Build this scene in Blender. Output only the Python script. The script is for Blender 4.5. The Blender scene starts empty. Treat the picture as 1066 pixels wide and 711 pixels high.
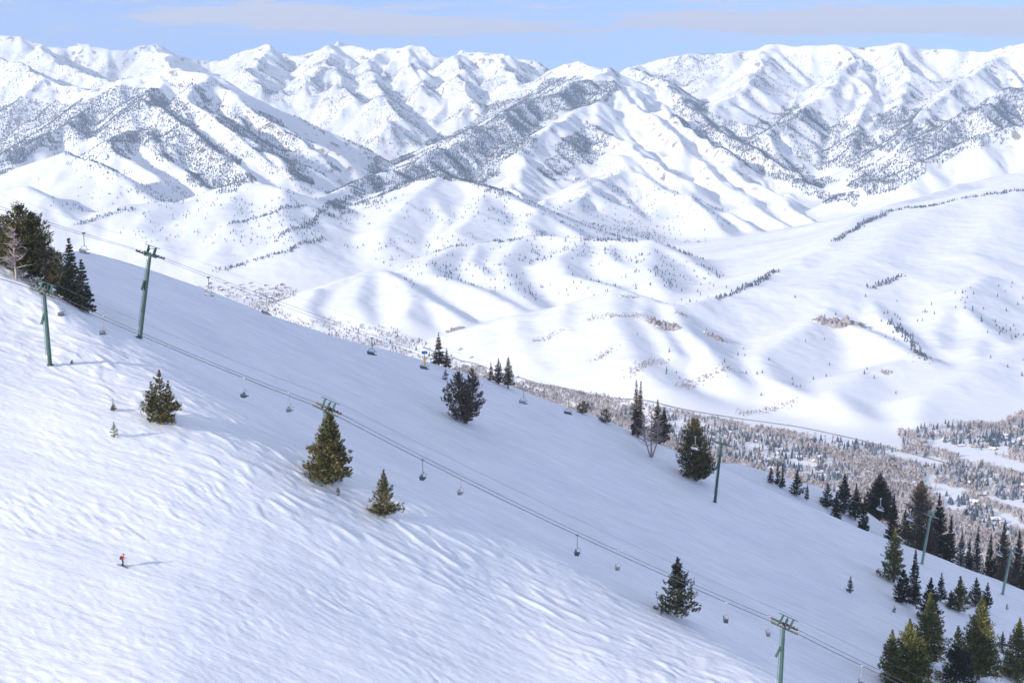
import bpy, bmesh, math, random
import numpy as np
from mathutils import Vector, Matrix
R = math.radians
rnd = random.Random(7)
S = bpy.context.scene
COL = S.collection
# ------------------------------------------------------------------ camera model (photo 1066 x 711)
F = 1500.0
CX, CY = 533.0, 355.5
PITCH = math.atan(255.0 / F)
CP, SP = math.cos(PITCH), math.sin(PITCH)
def slopes(px, py):
    """horizontal and vertical slope (per metre of depth) of the sight line through a photo pixel"""
    xc = (np.asarray(px, float) - CX) / F
    yc = -(np.asarray(py, float) - CY) / F
    fwd = CP + yc * SP
    return xc / fwd, (-SP + yc * CP) / fwd
def pt(px, py, D):
    u, s = slopes(px, py)
    return float(u * D), float(D), float(s * D)
def project(X, Y, Z):
    f = Y * CP - Z * SP
    up = Y * SP + Z * CP
    return CX + F * X / f, CY - F * up / f
# ------------------------------------------------------------------ noise
_g = np.random.RandomState(11)
_perm = _g.permutation(1024).astype(np.int32)
_perm = np.concatenate([_perm, _perm])
_ang = _g.rand(1024) * 2 * np.pi
_gx, _gy = np.cos(_ang).astype(np.float32), np.sin(_ang).astype(np.float32)
_rv = _g.rand(1024).astype(np.float32)
def hsh(i, j):
    return _perm[(_perm[i & 1023] + j) & 1023]
def perlin(x, y, seed=0):
    x = np.asarray(x, np.float64) + seed * 17.31; y = np.asarray(y, np.float64) + seed * 9.77
    xi = np.floor(x).astype(np.int32); yi = np.floor(y).astype(np.int32)
    xf = (x - xi).astype(np.float32); yf = (y - yi).astype(np.float32)
    u = xf * xf * xf * (xf * (xf * 6 - 15) + 10); v = yf * yf * yf * (yf * (yf * 6 - 15) + 10)
    def g(a, b):
        h = hsh(xi + a, yi + b)
        return _gx[h] * (xf - a) + _gy[h] * (yf - b)
    n0 = g(0, 0) * (1 - u) + g(1, 0) * u
    n1 = g(0, 1) * (1 - u) + g(1, 1) * u
    return (n0 * (1 - v) + n1 * v) * 1.5
def fbm(x, y, octaves=4, seed=0, gain=0.5):
    s = 0; a = 1.0; f = 1.0
    for k in range(octaves):
        s = s + a * perlin(x * f, y * f, seed + k); a *= gain; f *= 2.03
    return s
def sstep(a, b, x):
    t = np.clip((x - a) / (b - a), 0, 1)
    return t * t * (3 - 2 * t)
# ------------------------------------------------------------------ tags and object helpers
def tag(o, label=None, cat=None, group=None, kind=None):
    if label: o['label'] = label
    if cat: o['category'] = cat
    if group: o['group'] = group
    if kind: o['kind'] = kind
    return o
def empty(name, loc, rz=0.0, label=None, cat=None, group=None):
    o = bpy.data.objects.new(name, None); COL.objects.link(o)
    o.location = loc; o.rotation_euler = (0, 0, rz); o.empty_display_size = 0.5
    return tag(o, label, cat, group)
def mesh_obj(name, mesh, parent=None):
    o = bpy.data.objects.new(name, mesh); COL.objects.link(o)
    if parent is not None: o.parent = parent
    return o
def np_mesh(name, verts, faces, mat, smooth=False, corners=None):
    """verts (n,3), faces (m,k) all with k corners"""
    verts = np.ascontiguousarray(verts, np.float32); faces = np.ascontiguousarray(faces, np.int32)
    m = bpy.data.meshes.new(name)
    k = faces.shape[1]; nf = faces.shape[0]
    m.vertices.add(len(verts)); m.vertices.foreach_set('co', verts.ravel())
    m.loops.add(nf * k); m.loops.foreach_set('vertex_index', faces.ravel())
    m.polygons.add(nf); m.polygons.foreach_set('loop_start', np.arange(0, nf * k, k, dtype=np.int32))
    if smooth: m.polygons.foreach_set('use_smooth', np.ones(nf, bool))
    m.update(calc_edges=True)
    for q in (mat if isinstance(mat, (list, tuple)) else [mat]): m.materials.append(q)
    return m
def grid_faces(nr, nc):
    i = np.arange((nr - 1) * (nc - 1)); r = i // (nc - 1); c = i % (nc - 1)
    a = r * nc + c
    return np.stack([a, a + 1, a + nc + 1, a + nc], 1)
class MB:
    """collects simple shapes; build() links them as ONE mesh object"""
    def __init__(s): s.v = []; s.f = []
    def poly(s, vs, fs):
        n = len(s.v); s.v += [tuple(v) for v in vs]; s.f += [tuple(n + i for i in f) for f in fs]
    def box(s, c, d, M=None):
        vs = []
        for z in (-.5, .5):
            for x, y in ((-.5, -.5), (.5, -.5), (.5, .5), (-.5, .5)):
                p = Vector((x * d[0], y * d[1], z * d[2]))
                if M: p = M @ p
                vs.append(p + Vector(c))
        s.poly(vs, [(3, 2, 1, 0), (4, 5, 6, 7), (0, 1, 5, 4), (1, 2, 6, 5), (2, 3, 7, 6), (3, 0, 4, 7)])
    def tube(s, pts, rad, n=8, cap=True):
        pts = [Vector(p) for p in pts]
        if not isinstance(rad, (list, tuple)): rad = [rad] * len(pts)
        vs = []; fs = []; ref = None
        for i, p in enumerate(pts):
            t = (pts[min(i + 1, len(pts) - 1)] - pts[max(i - 1, 0)]).normalized()
            if ref is None: ref = Vector((0, 1, 0)) if abs(t.z) > .9 else Vector((0, 0, 1))
            a = t.cross(ref).normalized(); b = t.cross(a).normalized(); ref = -b if False else ref
            for k in range(n):
                w = 2 * math.pi * k / n
                vs.append(p + (a * math.cos(w) + b * math.sin(w)) * rad[i])
        for i in range(len(pts) - 1):
            for k in range(n):
                fs.append((i * n + k, i * n + (k + 1) % n, (i + 1) * n + (k + 1) % n, (i + 1) * n + k))
        if cap:
            fs.append(tuple(range(n - 1, -1, -1))); fs.append(tuple((len(pts) - 1) * n + k for k in range(n)))
        s.poly(vs, fs)
    def disc(s, c, axis, r, th, n=12):
        a = Vector(axis).normalized() * th / 2; c = Vector(c)
        s.tube([c - a, c + a], r, n)
    def mesh(s, name, mat, bevel=0):
        m = bpy.data.meshes.new(name); m.from_pydata([tuple(v) for v in s.v], [], s.f); m.update()
        bm = bmesh.new(); bm.from_mesh(m); bmesh.ops.recalc_face_normals(bm, faces=bm.faces)
        if bevel: bmesh.ops.bevel(bm, geom=list(bm.edges), offset=bevel, segments=1, affect='EDGES', clamp_overlap=True)
        bm.to_mesh(m); bm.free(); m.materials.append(mat); return m
    def build(s, name, mat, parent=None, bevel=0):
        return mesh_obj(name, s.mesh(name, mat, bevel), parent)
# ------------------------------------------------------------------ materials
def new_mat(name, col, rough=.7, spec=.3, metal=0):
    m = bpy.data.materials.new(name); m.use_nodes = True
    b = m.node_tree.nodes['Principled BSDF']
    b.inputs['Base Color'].default_value = (*col, 1); b.inputs['Roughness'].default_value = rough
    b.inputs['Specular IOR Level'].default_value = spec; b.inputs['Metallic'].default_value = metal
    return m, m.node_tree, b
def noise_mat(name, c1, c2, scale=1.0, rough=.8, spec=.2, detail=4, lo=.35, hi=.65, obj_random=0.0, coords='Object', bump=0.0, bdist=.05, metal=0, map_scale=None):
    m, nt, b = new_mat(name, c1, rough, spec, metal)
    N = nt.nodes; L = nt.links
    tc = N.new('ShaderNodeTexCoord'); no = N.new('ShaderNodeTexNoise'); no.inputs['Scale'].default_value = scale; no.inputs['Detail'].default_value = detail
    if coords == 'World':
        ge = N.new('ShaderNodeNewGeometry'); src = ge.outputs['Position']
    else: src = tc.outputs[coords]
    if map_scale:
        mp = N.new('ShaderNodeMapping'); mp.inputs['Scale'].default_value = map_scale; L.new(src, mp.inputs[0]); src = mp.outputs[0]
    L.new(src, no.inputs['Vector'])
    cr = N.new('ShaderNodeValToRGB'); cr.color_ramp.elements[0].position = lo; cr.color_ramp.elements[1].position = hi
    cr.color_ramp.elements[0].color = (*c1, 1); cr.color_ramp.elements[1].color = (*c2, 1)
    L.new(no.outputs['Fac'], cr.inputs[0]); out = cr.outputs[0]
    if obj_random:
        oi = N.new('ShaderNodeObjectInfo'); hs = N.new('ShaderNodeHueSaturation'); mr = N.new('ShaderNodeMapRange')
        mr.inputs['To Min'].default_value = 1 - obj_random; mr.inputs['To Max'].default_value = 1 + obj_random
        L.new(oi.outputs['Random'], mr.inputs[0]); L.new(mr.outputs[0], hs.inputs['Value']); L.new(out, hs.inputs['Color']); out = hs.outputs[0]
    L.new(out, b.inputs['Base Color'])
    if bump:
        bp = N.new('ShaderNodeBump'); bp.inputs['Strength'].default_value = bump; bp.inputs['Distance'].default_value = bdist
        L.new(no.outputs['Fac'], bp.inputs['Height']); L.new(bp.outputs[0], b.inputs['Normal'])
    return m
# ------------------------------------------------------------------ near ski slope
_lx = np.array([-400, -106, -84, -59, -31, 5, 18, 34, 60, 95, 150, 300.])
_ly = np.array([310, 294, 284, 256, 250, 255, 250, 242, 222, 190, 150, 100.])
_lipX = np.arange(-400, 301, 5.0)
_lipY = sum(np.interp(_lipX + o, _lx, _ly) for o in range(-24, 25, 4)) / 13
SKY_PX = [(-300, 330), (-180, 250), (-60, 213), (0, 233), (50, 248), (80, 257), (145, 276), (220, 303), (290, 331), (340, 348), (400, 363), (460, 381), (530, 401), (590, 424), (640, 441), (700, 468),
          (750, 486), (800, 510), (850, 531), (900, 552), (950, 571), (1000, 590), (1040, 605), (1066, 615), (1150, 648), (1300, 700)]
def slope_base(X, Y):
    xs = np.where(X < -125, -125 + 42 * np.tanh((X + 125) / 42), X)
    z = -82 - .45 * xs
    d = Y - np.interp(X, _lipX, _lipY)
    near = np.minimum(d, 0)
    # near face tips towards the low sun, far face away from it
    k = 22.0
    dd = np.sqrt(d * d + k * k)
    z = z + .5 * (.29 - .05) * d - .5 * (.29 + .05) * (dd - k) + .05 * np.maximum(d - 90, 0) * .7 - 9.0 * sstep(5, 75, d)
    z = z + .18 * np.maximum(-d - 110, 0)*.5
    # the ridge line on the left drops behind its crest, so the tree clump stands half behind it
    lw = sstep(-72, -90, X) * 1.0
    z = z - lw * 3.2 * np.exp(-((d - 20) / 12.0) ** 2) + lw * 2.0 * np.exp(-((d + 2) / 9.0) ** 2)
    # gentle swells
    z = z + 1.1 * perlin(X / 55, Y / 48, 3) + .5 * perlin(X / 24, Y / 20, 4)
    return z
def roll(e):
    w = 50.0; smax = .95
    return np.where(e <= 0, 0, np.where(e < w, e * e * smax / (2 * w), smax * (e - w / 2)))
def fit_edge():
    u, s = slopes([p[0] for p in SKY_PX], [p[1] for p in SKY_PX])
    Ds = np.arange(120, 900, 1.0)
    ex = []; ey = []
    for i in range(len(u)):
        E = 380.0
        lo, hi = 60., 800.
        for it in range(30):
            E = (lo + hi) / 2
            z = slope_base(u[i] * Ds, Ds) - roll(Ds - E)
            if (z[60:] / Ds[60:]).max() > s[i]: hi = E
            else: lo = E
        ex.append(u[i] * E); ey.append(E)
    o = np.argsort(ex)
    return np.array(ex)[o], np.array(ey)[o]
_ex, _ey = fit_edge()
def smooth_edge(X):
    return sum(np.interp(X + o, _ex, _ey) for o in (-6, -3, 0, 3, 6)) / 5
# the small sunlit spur beyond the crest
SPU = slopes(800, 489)
def spur(X, Y):
    # long low rib running down from upper left to lower right, behind the crest
    x0, y0, z0 = pt(775, 484, 560); x1, y1, z1 = pt(868, 512, 590)
    dx, dy = x1 - x0, y1 - y0; t = ((X - x0) * dx + (Y - y0) * dy) / (dx * dx + dy * dy)
    tc = np.clip(t, -.9, 2.0)
    d = np.hypot(X - x0 - tc * dx, Y - y0 - tc * dy)
    h = z0 + tc * (z1 - z0) - np.maximum(tc - 1, 0) * 16 - np.maximum(-tc, 0) * 14
    return h - .6 * (np.sqrt(d * d + 20 ** 2) - 20)
def hfg(X, Y):
    X = np.asarray(X, float); Y = np.asarray(Y, float)
    z = slope_base(X, Y) - roll(Y - smooth_edge(X))
    sp = spur(X, Y)
    k = 4.0; h = np.maximum(k - np.abs(z - sp), 0) / k
    return np.maximum(z, sp) + h * h * k / 4
def ground_hit(px, py, lo=60, hi=1500):
    """first point of the near slope met by the sight line through a photo pixel"""
    u, s = slopes(px, py)
    Ds = np.arange(lo, hi, .5)
    d = hfg(u * Ds, Ds) - s * Ds
    k = int(np.argmax(d > 0))
    if d[k] <= 0: k = int(np.argmax(d - 0)) 
    D = Ds[k]
    return float(u * D), float(D), float(hfg(u * D, D))
def ripples(X, Y):
    d = Y - np.interp(X, _lipX, _lipY)
    lit = sstep(34, -14, d + 8 * perlin(X / 14, Y / 9, 40))
    warp = 2.6 * perlin(X / 17, Y / 14, 21) + .55 * perlin(X / 5, Y / 4, 41)
    q = Y + .22 * X + warp
    r = perlin(X / 4.0, q / .95, 22) * .85 + perlin(X / 2.0, q / .52, 23) * .95 + perlin(X / 11, q / 2.9, 24) * .45
    ridge = 1 - np.abs(perlin(X / 6.0, q / 1.7, 26)) * 2
    amp = .22 + 1.0 * sstep(-.4, .5, perlin(X / 26, Y / 15, 25)) * (.6 + .4 * sstep(-.3, .4, perlin(X / 9, Y / 6, 42)))
    z = (r * .068 + np.maximum(ridge, 0) ** 3 * .05) * amp * (.08 + .92 * lit)
    # drift lumps along the lip
    lump = perlin(X / 4.2, q / 1.9, 27)
    z = z + np.exp(-((d + 12) / 16.0) ** 2) * np.maximum(lump - .05, 0) * .38
    # old ski and wind tracks on the smooth face
    tr = perlin(X / 20, (Y + .16 * X) / 1.2, 28) * .035 + perlin(X / 3, (Y + .2 * X) / .9, 33) * .02 + perlin(X / 60, (Y - .12 * X) / 3.4, 30) * .05
    pat = .5 + 1.6 * sstep(.0, .5, perlin(X / 45, Y / 30, 35))
    z = z + tr * (1.0 + 1.1 * pat * (1 - lit))
    # old ski tracks, single and in pairs, swinging down the slope
    for k, (y0, sl, a, lam, ph, x0, x1) in enumerate([(200.3, -.10, 1.6, 7, 0, -140, -52), (176, -.22, 2.6, 9, 1.2, -120, 40), (214, -.16, 2.0, 8, 2.4, -110, 30), (231, -.10, 3.0, 11, .4, -100, 60), (163, -.18, 2.0, 6.5, 3.0, -90, 40),
                                                      (300, -.22, 4.0, 13, 1.0, -60, 90), (330, -.12, 3.5, 12, 2.0, -50, 110), (352, -.2, 5.0, 16, .2, -70, 120), (276, -.1, 3.0, 10, 4, -20, 100)]):
        path = y0 + sl * (X - x0) * .6 + a * np.sin(X / lam + ph)
        for o in (-.3, .3):
            z = z - .075 * np.exp(-((Y - path - o) / .2) ** 2) * ((X > x0) & (X < x1))
    z = z + perlin(X / 1.0, Y / .7, 29) * .02 + perlin(X / 3.3, Y / 2.4, 31) * .02
    return z
def build_near_slope(mat):
    us = np.concatenate([np.linspace(-1.6, -.42, 70)[:-1], np.linspace(-.42, .42, 1150), np.linspace(.42, .8, 40)[1:]])
    Ds = np.concatenate([np.geomspace(4, 128, 60)[:-1], 128 * (1 + np.linspace(0, 1, 900)) ** 1.0 * 1.0 * np.linspace(1, 1.9, 900) ** 1.0])
    Ds = np.concatenate([Ds[Ds < 480], np.geomspace(480, 680, 170), np.geomspace(690, 1900, 60)])
    U, DD = np.meshgrid(us, Ds)
    X = U * DD; Y = DD
    z = hfg(X, Y)
    rip = ripples(X, Y)
    z = z + rip * sstep(60, 130, Y) * sstep(900, 500, Y)
    V = np.stack([X, Y, z], -1).reshape(-1, 3)
    o = mesh_obj('snow_slope', np_mesh('snow_slope', V, grid_faces(len(Ds), len(us)), mat, True))
    tag(o, kind='structure')
    return o
# ------------------------------------------------------------------ far hills and mountains, each ridge line (pixel, pixel, depth)
def T(pts, s=.42, r=60, k=45, e=0):
    return dict(p=pts, s=s, r=r, k=k, e=e)
TENTS = [
 # back range, left
 T([(-260,40,15500),(-120,30,15500),(0,35,15000),(18,37,15000),(38,44,15000),(60,49,14900),(75,44,15000),(100,50,15000),(130,52,15000),(160,45,15200),(185,58,15300),(220,62,15500),(245,55,15300),(280,46,15200),(312,56,15000),(350,45,14800)], 0.76, 12),
 T([(38,44,15000),(62,66,13800),(100,80,12900),(118,86,12500)], 0.73, 24), T([(160,45,15200),(185,74,13600),(205,86,12800)], 0.73, 24),
 T([(-60,50,13500),(0,58,12800),(30,70,12200),(64,86,11500),(100,95,11000)], 0.67, 24),
 T([(280,46,15200),(262,72,13600),(275,86,12700)], 0.67, 24), T([(350,45,14800),(330,70,13500),(318,82,12800)], 0.73, 24),
 # back range, centre
 T([(350,45,14800),(390,50,14500),(425,48,14300),(440,46,14200),(465,58,14200),(480,52,14000),(520,55,13800),(545,63,13700),(572,72,13700)], 0.73, 16),
 T([(425,48,14300),(432,70,13300),(452,100,12200)], 0.67, 24), T([(480,52,14000),(478,78,12800),(492,104,11900)], 0.67, 20), T([(390,50,14500),(385,76,13200),(405,105,12000),(415,128,11100)], 0.67, 24),
 T([(520,55,13800),(530,72,12900),(540,92,12200)], 0.67, 24),
 T([(350,45,14800),(345,72,13400),(365,100,12200)], 0.67, 24),
 # back range, right
 T([(640,78,13600),(655,68,13500),(700,58,13300),(712,54,13200),(745,55,13200),(765,52,13000),(800,46,13000),(830,48,12900),(870,47,12800),(905,47,12700),(935,45,12600),(960,49,12600),(990,51,12500),(1015,54,12400),(1040,50,12200),(1066,44,12000),(1150,30,11800),(1300,20,11600)], 0.61, 32),
 T([(800,46,13000),(792,72,12000),(766,94,11200),(745,112,10600)], 0.61, 32), T([(890,60,12300),(868,88,11300),(825,118,10400),(800,140,9800)], 0.61, 24),
 T([(870,47,12800),(890,60,12300),(905,92,11200),(900,118,10400),(880,150,9700)], 0.61, 24), T([(935,45,12600),(950,72,11600),(945,100,10800),(925,128,10100),(915,150,9600)], 0.61, 24),
 T([(1040,50,12200),(1010,82,11000),(965,112,10000),(935,140,9400)], 0.61, 24),
 T([(1150,60,10500),(1066,88,9900),(1030,104,9500),(985,125,9100),(940,152,8800),(905,172,8650),(888,182,8600)], 0.67, 24),
 T([(1200,100,8600),(1066,128,8300),(1020,142,8200),(960,168,8000),(930,186,7900)], 0.55, 32),
 # left mountain
 T([(40,120,9900),(75,112,9900),(110,95,9800),(130,84,9700),(165,73,9600),(178,70,9600),(215,78,9500),(240,93,9300),(262,110,9100),(295,127,8900),(318,144,8700)], 0.67, 20),
 T([(215,78,9500),(200,100,9000),(230,118,8600),(262,142,8200),(300,176,7800)], 0.61, 12, 25),
 T([(165,73,9600),(150,92,9200),(170,112,8700),(205,138,8300),(240,168,7900),(268,190,7600)], 0.61, 12, 25),
 T([(130,84,9700),(125,108,9100),(138,124,8700),(165,150,8200),(195,178,7800),(220,205,7500)], 0.59, 12, 25),
 T([(110,95,9800),(80,120,9200),(40,142,8700),(0,162,8300),(-100,190,8000)], 0.61, 32),
 T([(138,124,8700),(115,140,8200),(130,160,7900),(165,188,7500),(200,210,7250)], 0.61, 9, 20),
 # hills under it
 T([(-160,200,7000),(-60,188,7100),(0,176,7200),(40,166,7200),(70,158,7200),(92,166,7100),(120,182,6950),(165,208,6750)], 0.51, 17, 25),
 T([(-80,215,6400),(-20,205,6500),(28,192,6600),(48,202,6500),(80,228,6300)], 0.46, 14, 20),
 T([(40,244,6150),(62,238,6200),(95,226,6350),(130,213,6500),(170,212,6600),(210,208,6700),(250,191,6800),(272,192,6750),(292,198,6650),(320,216,6500),(345,236,6300)], 0.44, 28, 30),
 T([(250,191,6800),(235,215,6400),(240,240,6100),(225,262,5850)], 0.37, 40, 30), T([(170,212,6600),(150,235,6200),(170,256,5950)], 0.37, 40, 30), T([(292,198,6650),(290,225,6250),(300,250,5950)], 0.37, 32, 30),
 T([(320,216,6500),(335,205,6900),(370,190,7500),(410,176,8000)], 0.49, 24, 30),
 # big central mountain
 T([(572,72,12400),(590,65,12200),(602,63,12100),(615,69,11900),(635,72,11600),(645,78,11500)], 0.61, 24),
 T([(635,72,11600),(600,86,10900),(560,101,10300),(520,120,9700),(480,139,9200),(440,165,8700),(410,188,8300),(385,206,8000)], 0.55, 24),
 T([(635,72,11600),(642,88,11000),(618,107,10300),(628,130,9700),(640,150,9200),(652,175,8700),(690,192,8200),(718,203,7900),(738,232,7300),(765,262,6800)], 0.61, 20, 30),
 T([(618,107,10300),(575,128,9500),(548,150,9000),(530,175,8500),(545,205,7900)], 0.51, 32), T([(652,175,8700),(610,195,8000),(585,222,7400)], 0.44, 48),
 T([(645,78,11500),(672,100,10700),(712,130,9800),(752,160,9000),(800,195,8300),(850,232,7500)], 0.67, 16, 20),
 T([(642,88,11000),(675,118,10000),(722,160,9000),(780,208,8000),(838,252,7100)], 0.67, 12, 18),
 T([(628,130,9700),(668,160,8900),(722,196,8100),(775,236,7350),(815,270,6700)], 0.67, 9, 15),
 T([(655,67,13000),(690,84,11500),(712,100,10900),(760,140,9900),(800,163,9300),(840,185,8800),(880,203,8500),(893,209,8400)], 0.61, 16, 25),
 # middle hills
 T([(300,252,6400),(330,236,6700),(355,222,6900),(400,201,7050),(430,188,7150),(455,178,7200),(478,188,7100),(500,194,7000),(520,198,6900),(560,216,6700),(580,230,6550),(602,246,6350)], 0.47, 15, 21),
 T([(455,178,7200),(425,212,6600),(400,235,6250),(395,252,6050)], 0.39, 22, 21), T([(500,194,7000),(500,222,6500),(480,240,6200)], 0.39, 17, 21),
 T([(400,277,5600),(430,268,5700),(470,258,5800),(500,253,5900),(550,245,6000),(580,245,5950),(612,248,5900),(650,249,5800),(680,251,5750),(705,264,5550),(725,278,5400),(748,294,5200)], 0.43, 15, 21),
 T([(612,248,5900),(580,268,5500),(590,285,5250),(640,298,5000)], 0.39, 17, 17), T([(550,245,6000),(520,272,5500),(535,300,5050),(555,318,4800)], 0.39, 17, 17), T([(680,251,5750),(672,275,5300),(690,298,4950)], 0.39, 17, 17),
 T([(470,258,5800),(440,272,5450),(450,285,5250),(500,300,5000),(540,322,4700)], 0.39, 11, 14),
 # low lobes left of the front hill
 T([(262,345,4900),(285,330,4950),(310,312,5050),(340,298,5150),(385,282,5350),(400,280,5350),(420,292,5100),(450,312,4800),(478,330,4600)], 0.52, 12, 14),
 T([(385,282,5350),(370,310,4900),(385,335,4600),(400,352,4450)], 0.36, 19, 17), T([(330,300,5100),(318,318,4850),(330,335,4650)], 0.39, 13, 14),
 T([(560,216,6700),(548,232,6450),(556,244,6250)], .4, 10, 16), T([(430,188,7150),(452,205,6800),(470,225,6500),(462,240,6300)], .42, 10, 16), T([(330,236,6700),(352,246,6500),(372,262,6200)], .4, 10, 16),
 T([(640,250,5850),(634,266,5550),(655,280,5300),(672,292,5120)], .42, 8, 14), T([(500,253,5900),(488,270,5600),(505,284,5300)], .4, 8, 14), T([(420,292,5100),(432,310,4800),(422,328,4600)], .4, 8, 14), T([(310,312,5050),(300,326,4900)], .4, 8, 14),
 # front right hill and the long smooth mountain behind it
 T([(462,354,4330),(480,346,4300),(510,338,4250),(540,330,4250),(565,328,4250),(590,318,4300),(615,309,4350),(645,303,4400),(672,309,4350),(700,318,4250),(725,315,4300),(750,308,4450)], 0.47, 13, 21),
 T([(645,303,4400),(640,335,4000),(655,370,3700),(690,400,3480)], 0.34, 26, 21), T([(540,330,4250),(545,360,3950),(560,385,3750)], 0.39, 22, 21),
 T([(700,318,4250),(712,340,3980),(738,362,3780),(755,385,3600)], 0.47, 8, 14),
 T([(765,302,4600),(800,285,4900),(830,270,5100),(862,257,5300),(890,242,5500),(925,232,5600),(960,222,5700),(1000,208,5900),(1040,198,6050),(1066,190,6150),(1180,150,6500),(1300,120,6800)], 0.39, 30, 28),
 T([(862,257,5300),(880,238,5700),(905,222,6200),(950,206,6700),(1010,190,7200),(1066,172,7500),(1200,130,7800)], 0.47, 22, 28),
 T([(960,222,5700),(900,268,4950),(850,295,4600),(800,300,4550),(770,310,4450)], 0.30, 60, 30), T([(1066,190,6150),(1010,262,5050),(975,290,4750)], .3, 90, 40),
 T([(950,295,4700),(905,310,4500),(862,322,4350),(880,335,4200),(915,350,4000),(955,372,3750)], 0.43, 8, 14),
 T([(1030,285,4750),(1005,300,4550),(1000,318,4350),(1030,345,4050),(1070,380,3700),(1120,420,3400)], 0.43, 8, 14),
 T([(862,322,4350),(830,345,4050),(790,368,3800),(800,390,3620),(840,412,3450)], 0.39, 13, 17),
 T([(955,372,3750),(900,385,3650),(865,405,3480),(880,425,3330)], 0.36, 17, 17),
 T([(1150,330,4200),(1066,360,3850),(1010,385,3600),(960,410,3420),(950,435,3270)], 0.39, 17, 17),
 T([(672,309,4350),(668,330,4080),(690,348,3920),(702,366,3760)], .45, 6, 12), T([(590,318,4300),(585,340,4080),(600,362,3880),(612,380,3720)], .32, 12, 16), T([(500,340,4250),(512,356,4080),(508,372,3950)], .32, 10, 14),
 T([(830,270,5100),(842,285,4900),(830,298,4700)], .34, 10, 14),
 T([(905,310,4500),(915,328,4280),(935,342,4120),(952,360,3900)], .48, 6, 12), T([(1005,300,4550),(985,320,4330),(968,345,4100),(975,362,3920)], .36, 10, 14), T([(1030,345,4050),(1010,360,3880),(1015,378,3720)], .36, 8, 14),
]
def zfloor(X, Y):
    return -752 + .030 * np.maximum(Y - 6000, 0) + 4 * perlin(X / 500, Y / 500, 60)
def far_raw(X, Y):
    wx = 60 * perlin(X / 700, Y / 700, 61) + 16 * perlin(X / 300, Y / 300, 62)
    wy = 60 * perlin(X / 700, Y / 700, 63) + 16 * perlin(X / 300, Y / 300, 64)
    amp = sstep(4500, 8500, Y) * .7 + .3
    Xw = (X + wx * amp).astype(np.float32); Yw = (Y + wy * amp).astype(np.float32)
    z = zfloor(X, Y).astype(np.float32)
    for t in TENTS:
        P = [pt(*p) for p in t['p']]
        h = None
        for (a, b) in zip(P[:-1], P[1:]):
            dx, dy = b[0] - a[0], b[1] - a[1]
            tt = np.clip(((Xw - a[0]) * dx + (Yw - a[1]) * dy) / (dx * dx + dy * dy), 0, 1)
            d2 = (Xw - a[0] - tt * dx) ** 2 + (Yw - a[1] - tt * dy) ** 2
            d = np.sqrt(d2 + t['r'] ** 2) - t['r']
            # slightly concave flank: steep near the crest, easing towards the valley
            hh = a[2] + tt * (b[2] - a[2]) - t['s'] * (.62 * d + .38 * 700 * (1 - np.exp(-d / 700.0)))
            h = hh if h is None else np.maximum(h, hh)
        k = t['k']; q = np.maximum(k - np.abs(z - h), 0) / k
        z = np.maximum(z, h) + q * q * k / 4
    return z
def gullies(X, Y, Z, gx, gy, cell, seed):
    """gully pattern running down the local slope (cell noise of waves across the fall line)"""
    px = X / cell; py = Y / cell
    xi = np.floor(px).astype(np.int32); yi = np.floor(py).astype(np.int32)
    g = np.hypot(gx, gy) + 1e-6
    sx = (-gy / g).astype(np.float32); sy = (gx / g).astype(np.float32)
    acc = np.zeros_like(px, np.float32); ws = np.zeros_like(px, np.float32)
    for i in (-1, 0, 1, 2):
        for j in (-1, 0, 1, 2):
            h = hsh(xi + i + seed * 31, yi + j + seed * 57)
            ox = xi + i - .5 + _rv[h]; oy = yi + j - .5 + _rv[(h * 7 + 3) & 1023]
            vx = (px - ox).astype(np.float32); vy = (py - oy).astype(np.float32)
            w = np.exp(-(vx * vx + vy * vy) * 2.0)
            acc += w * np.cos((vx * sx + vy * sy) * 2 * np.pi * 1.0 + _rv[(h * 13 + 5) & 1023] * 1.5); ws += w
    return acc / np.maximum(ws, 1e-4)
GX0, GX1, GY0, GY1, GSTEP = -10500., 9500., 1500., 17500., 20.
def build_far_grid():
    xs = np.arange(GX0, GX1, GSTEP); ys = np.arange(GY0, GY1, GSTEP)
    X, Y = np.meshgrid(xs, ys)
    Z = far_raw(X, Y)
    fl = zfloor(X, Y)
    def blur(a, n):
        for _ in range(n):
            b = a.copy(); b[1:-1] = (a[:-2] + 2 * a[1:-1] + a[2:]) / 4; a = b.copy(); a[:, 1:-1] = (b[:, :-2] + 2 * b[:, 1:-1] + b[:, 2:]) / 4
        return a
    for cell, amp, seed, nb in ((760, 56, 1, 14), (340, 22, 2, 7), (160, 7, 3, 4), (80, 3.2, 4, 3)):
        Zb = blur(Z, nb)
        gy, gx = np.gradient(Zb, GSTEP)
        st = np.clip(np.hypot(gx, gy) / .42, 0, 1.25)
        up = sstep(8, 130, Z - fl)
        far = (.15 if cell > 300 else .03) + (.85 if cell > 300 else .97) * sstep(6200, 8800, Y)
        g = gullies(X, Y, Zb, gx, gy, cell, seed)
        Z = Z + (g - .35) * amp * st * up * far
    Z = Z + 10 * fbm(X / 260, Y / 260, 3, 70) * sstep(5000, 9000, Y) * sstep(30, 200, Z - fl)
    return Z.astype(np.float32)
_FZ = build_far_grid()
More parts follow.
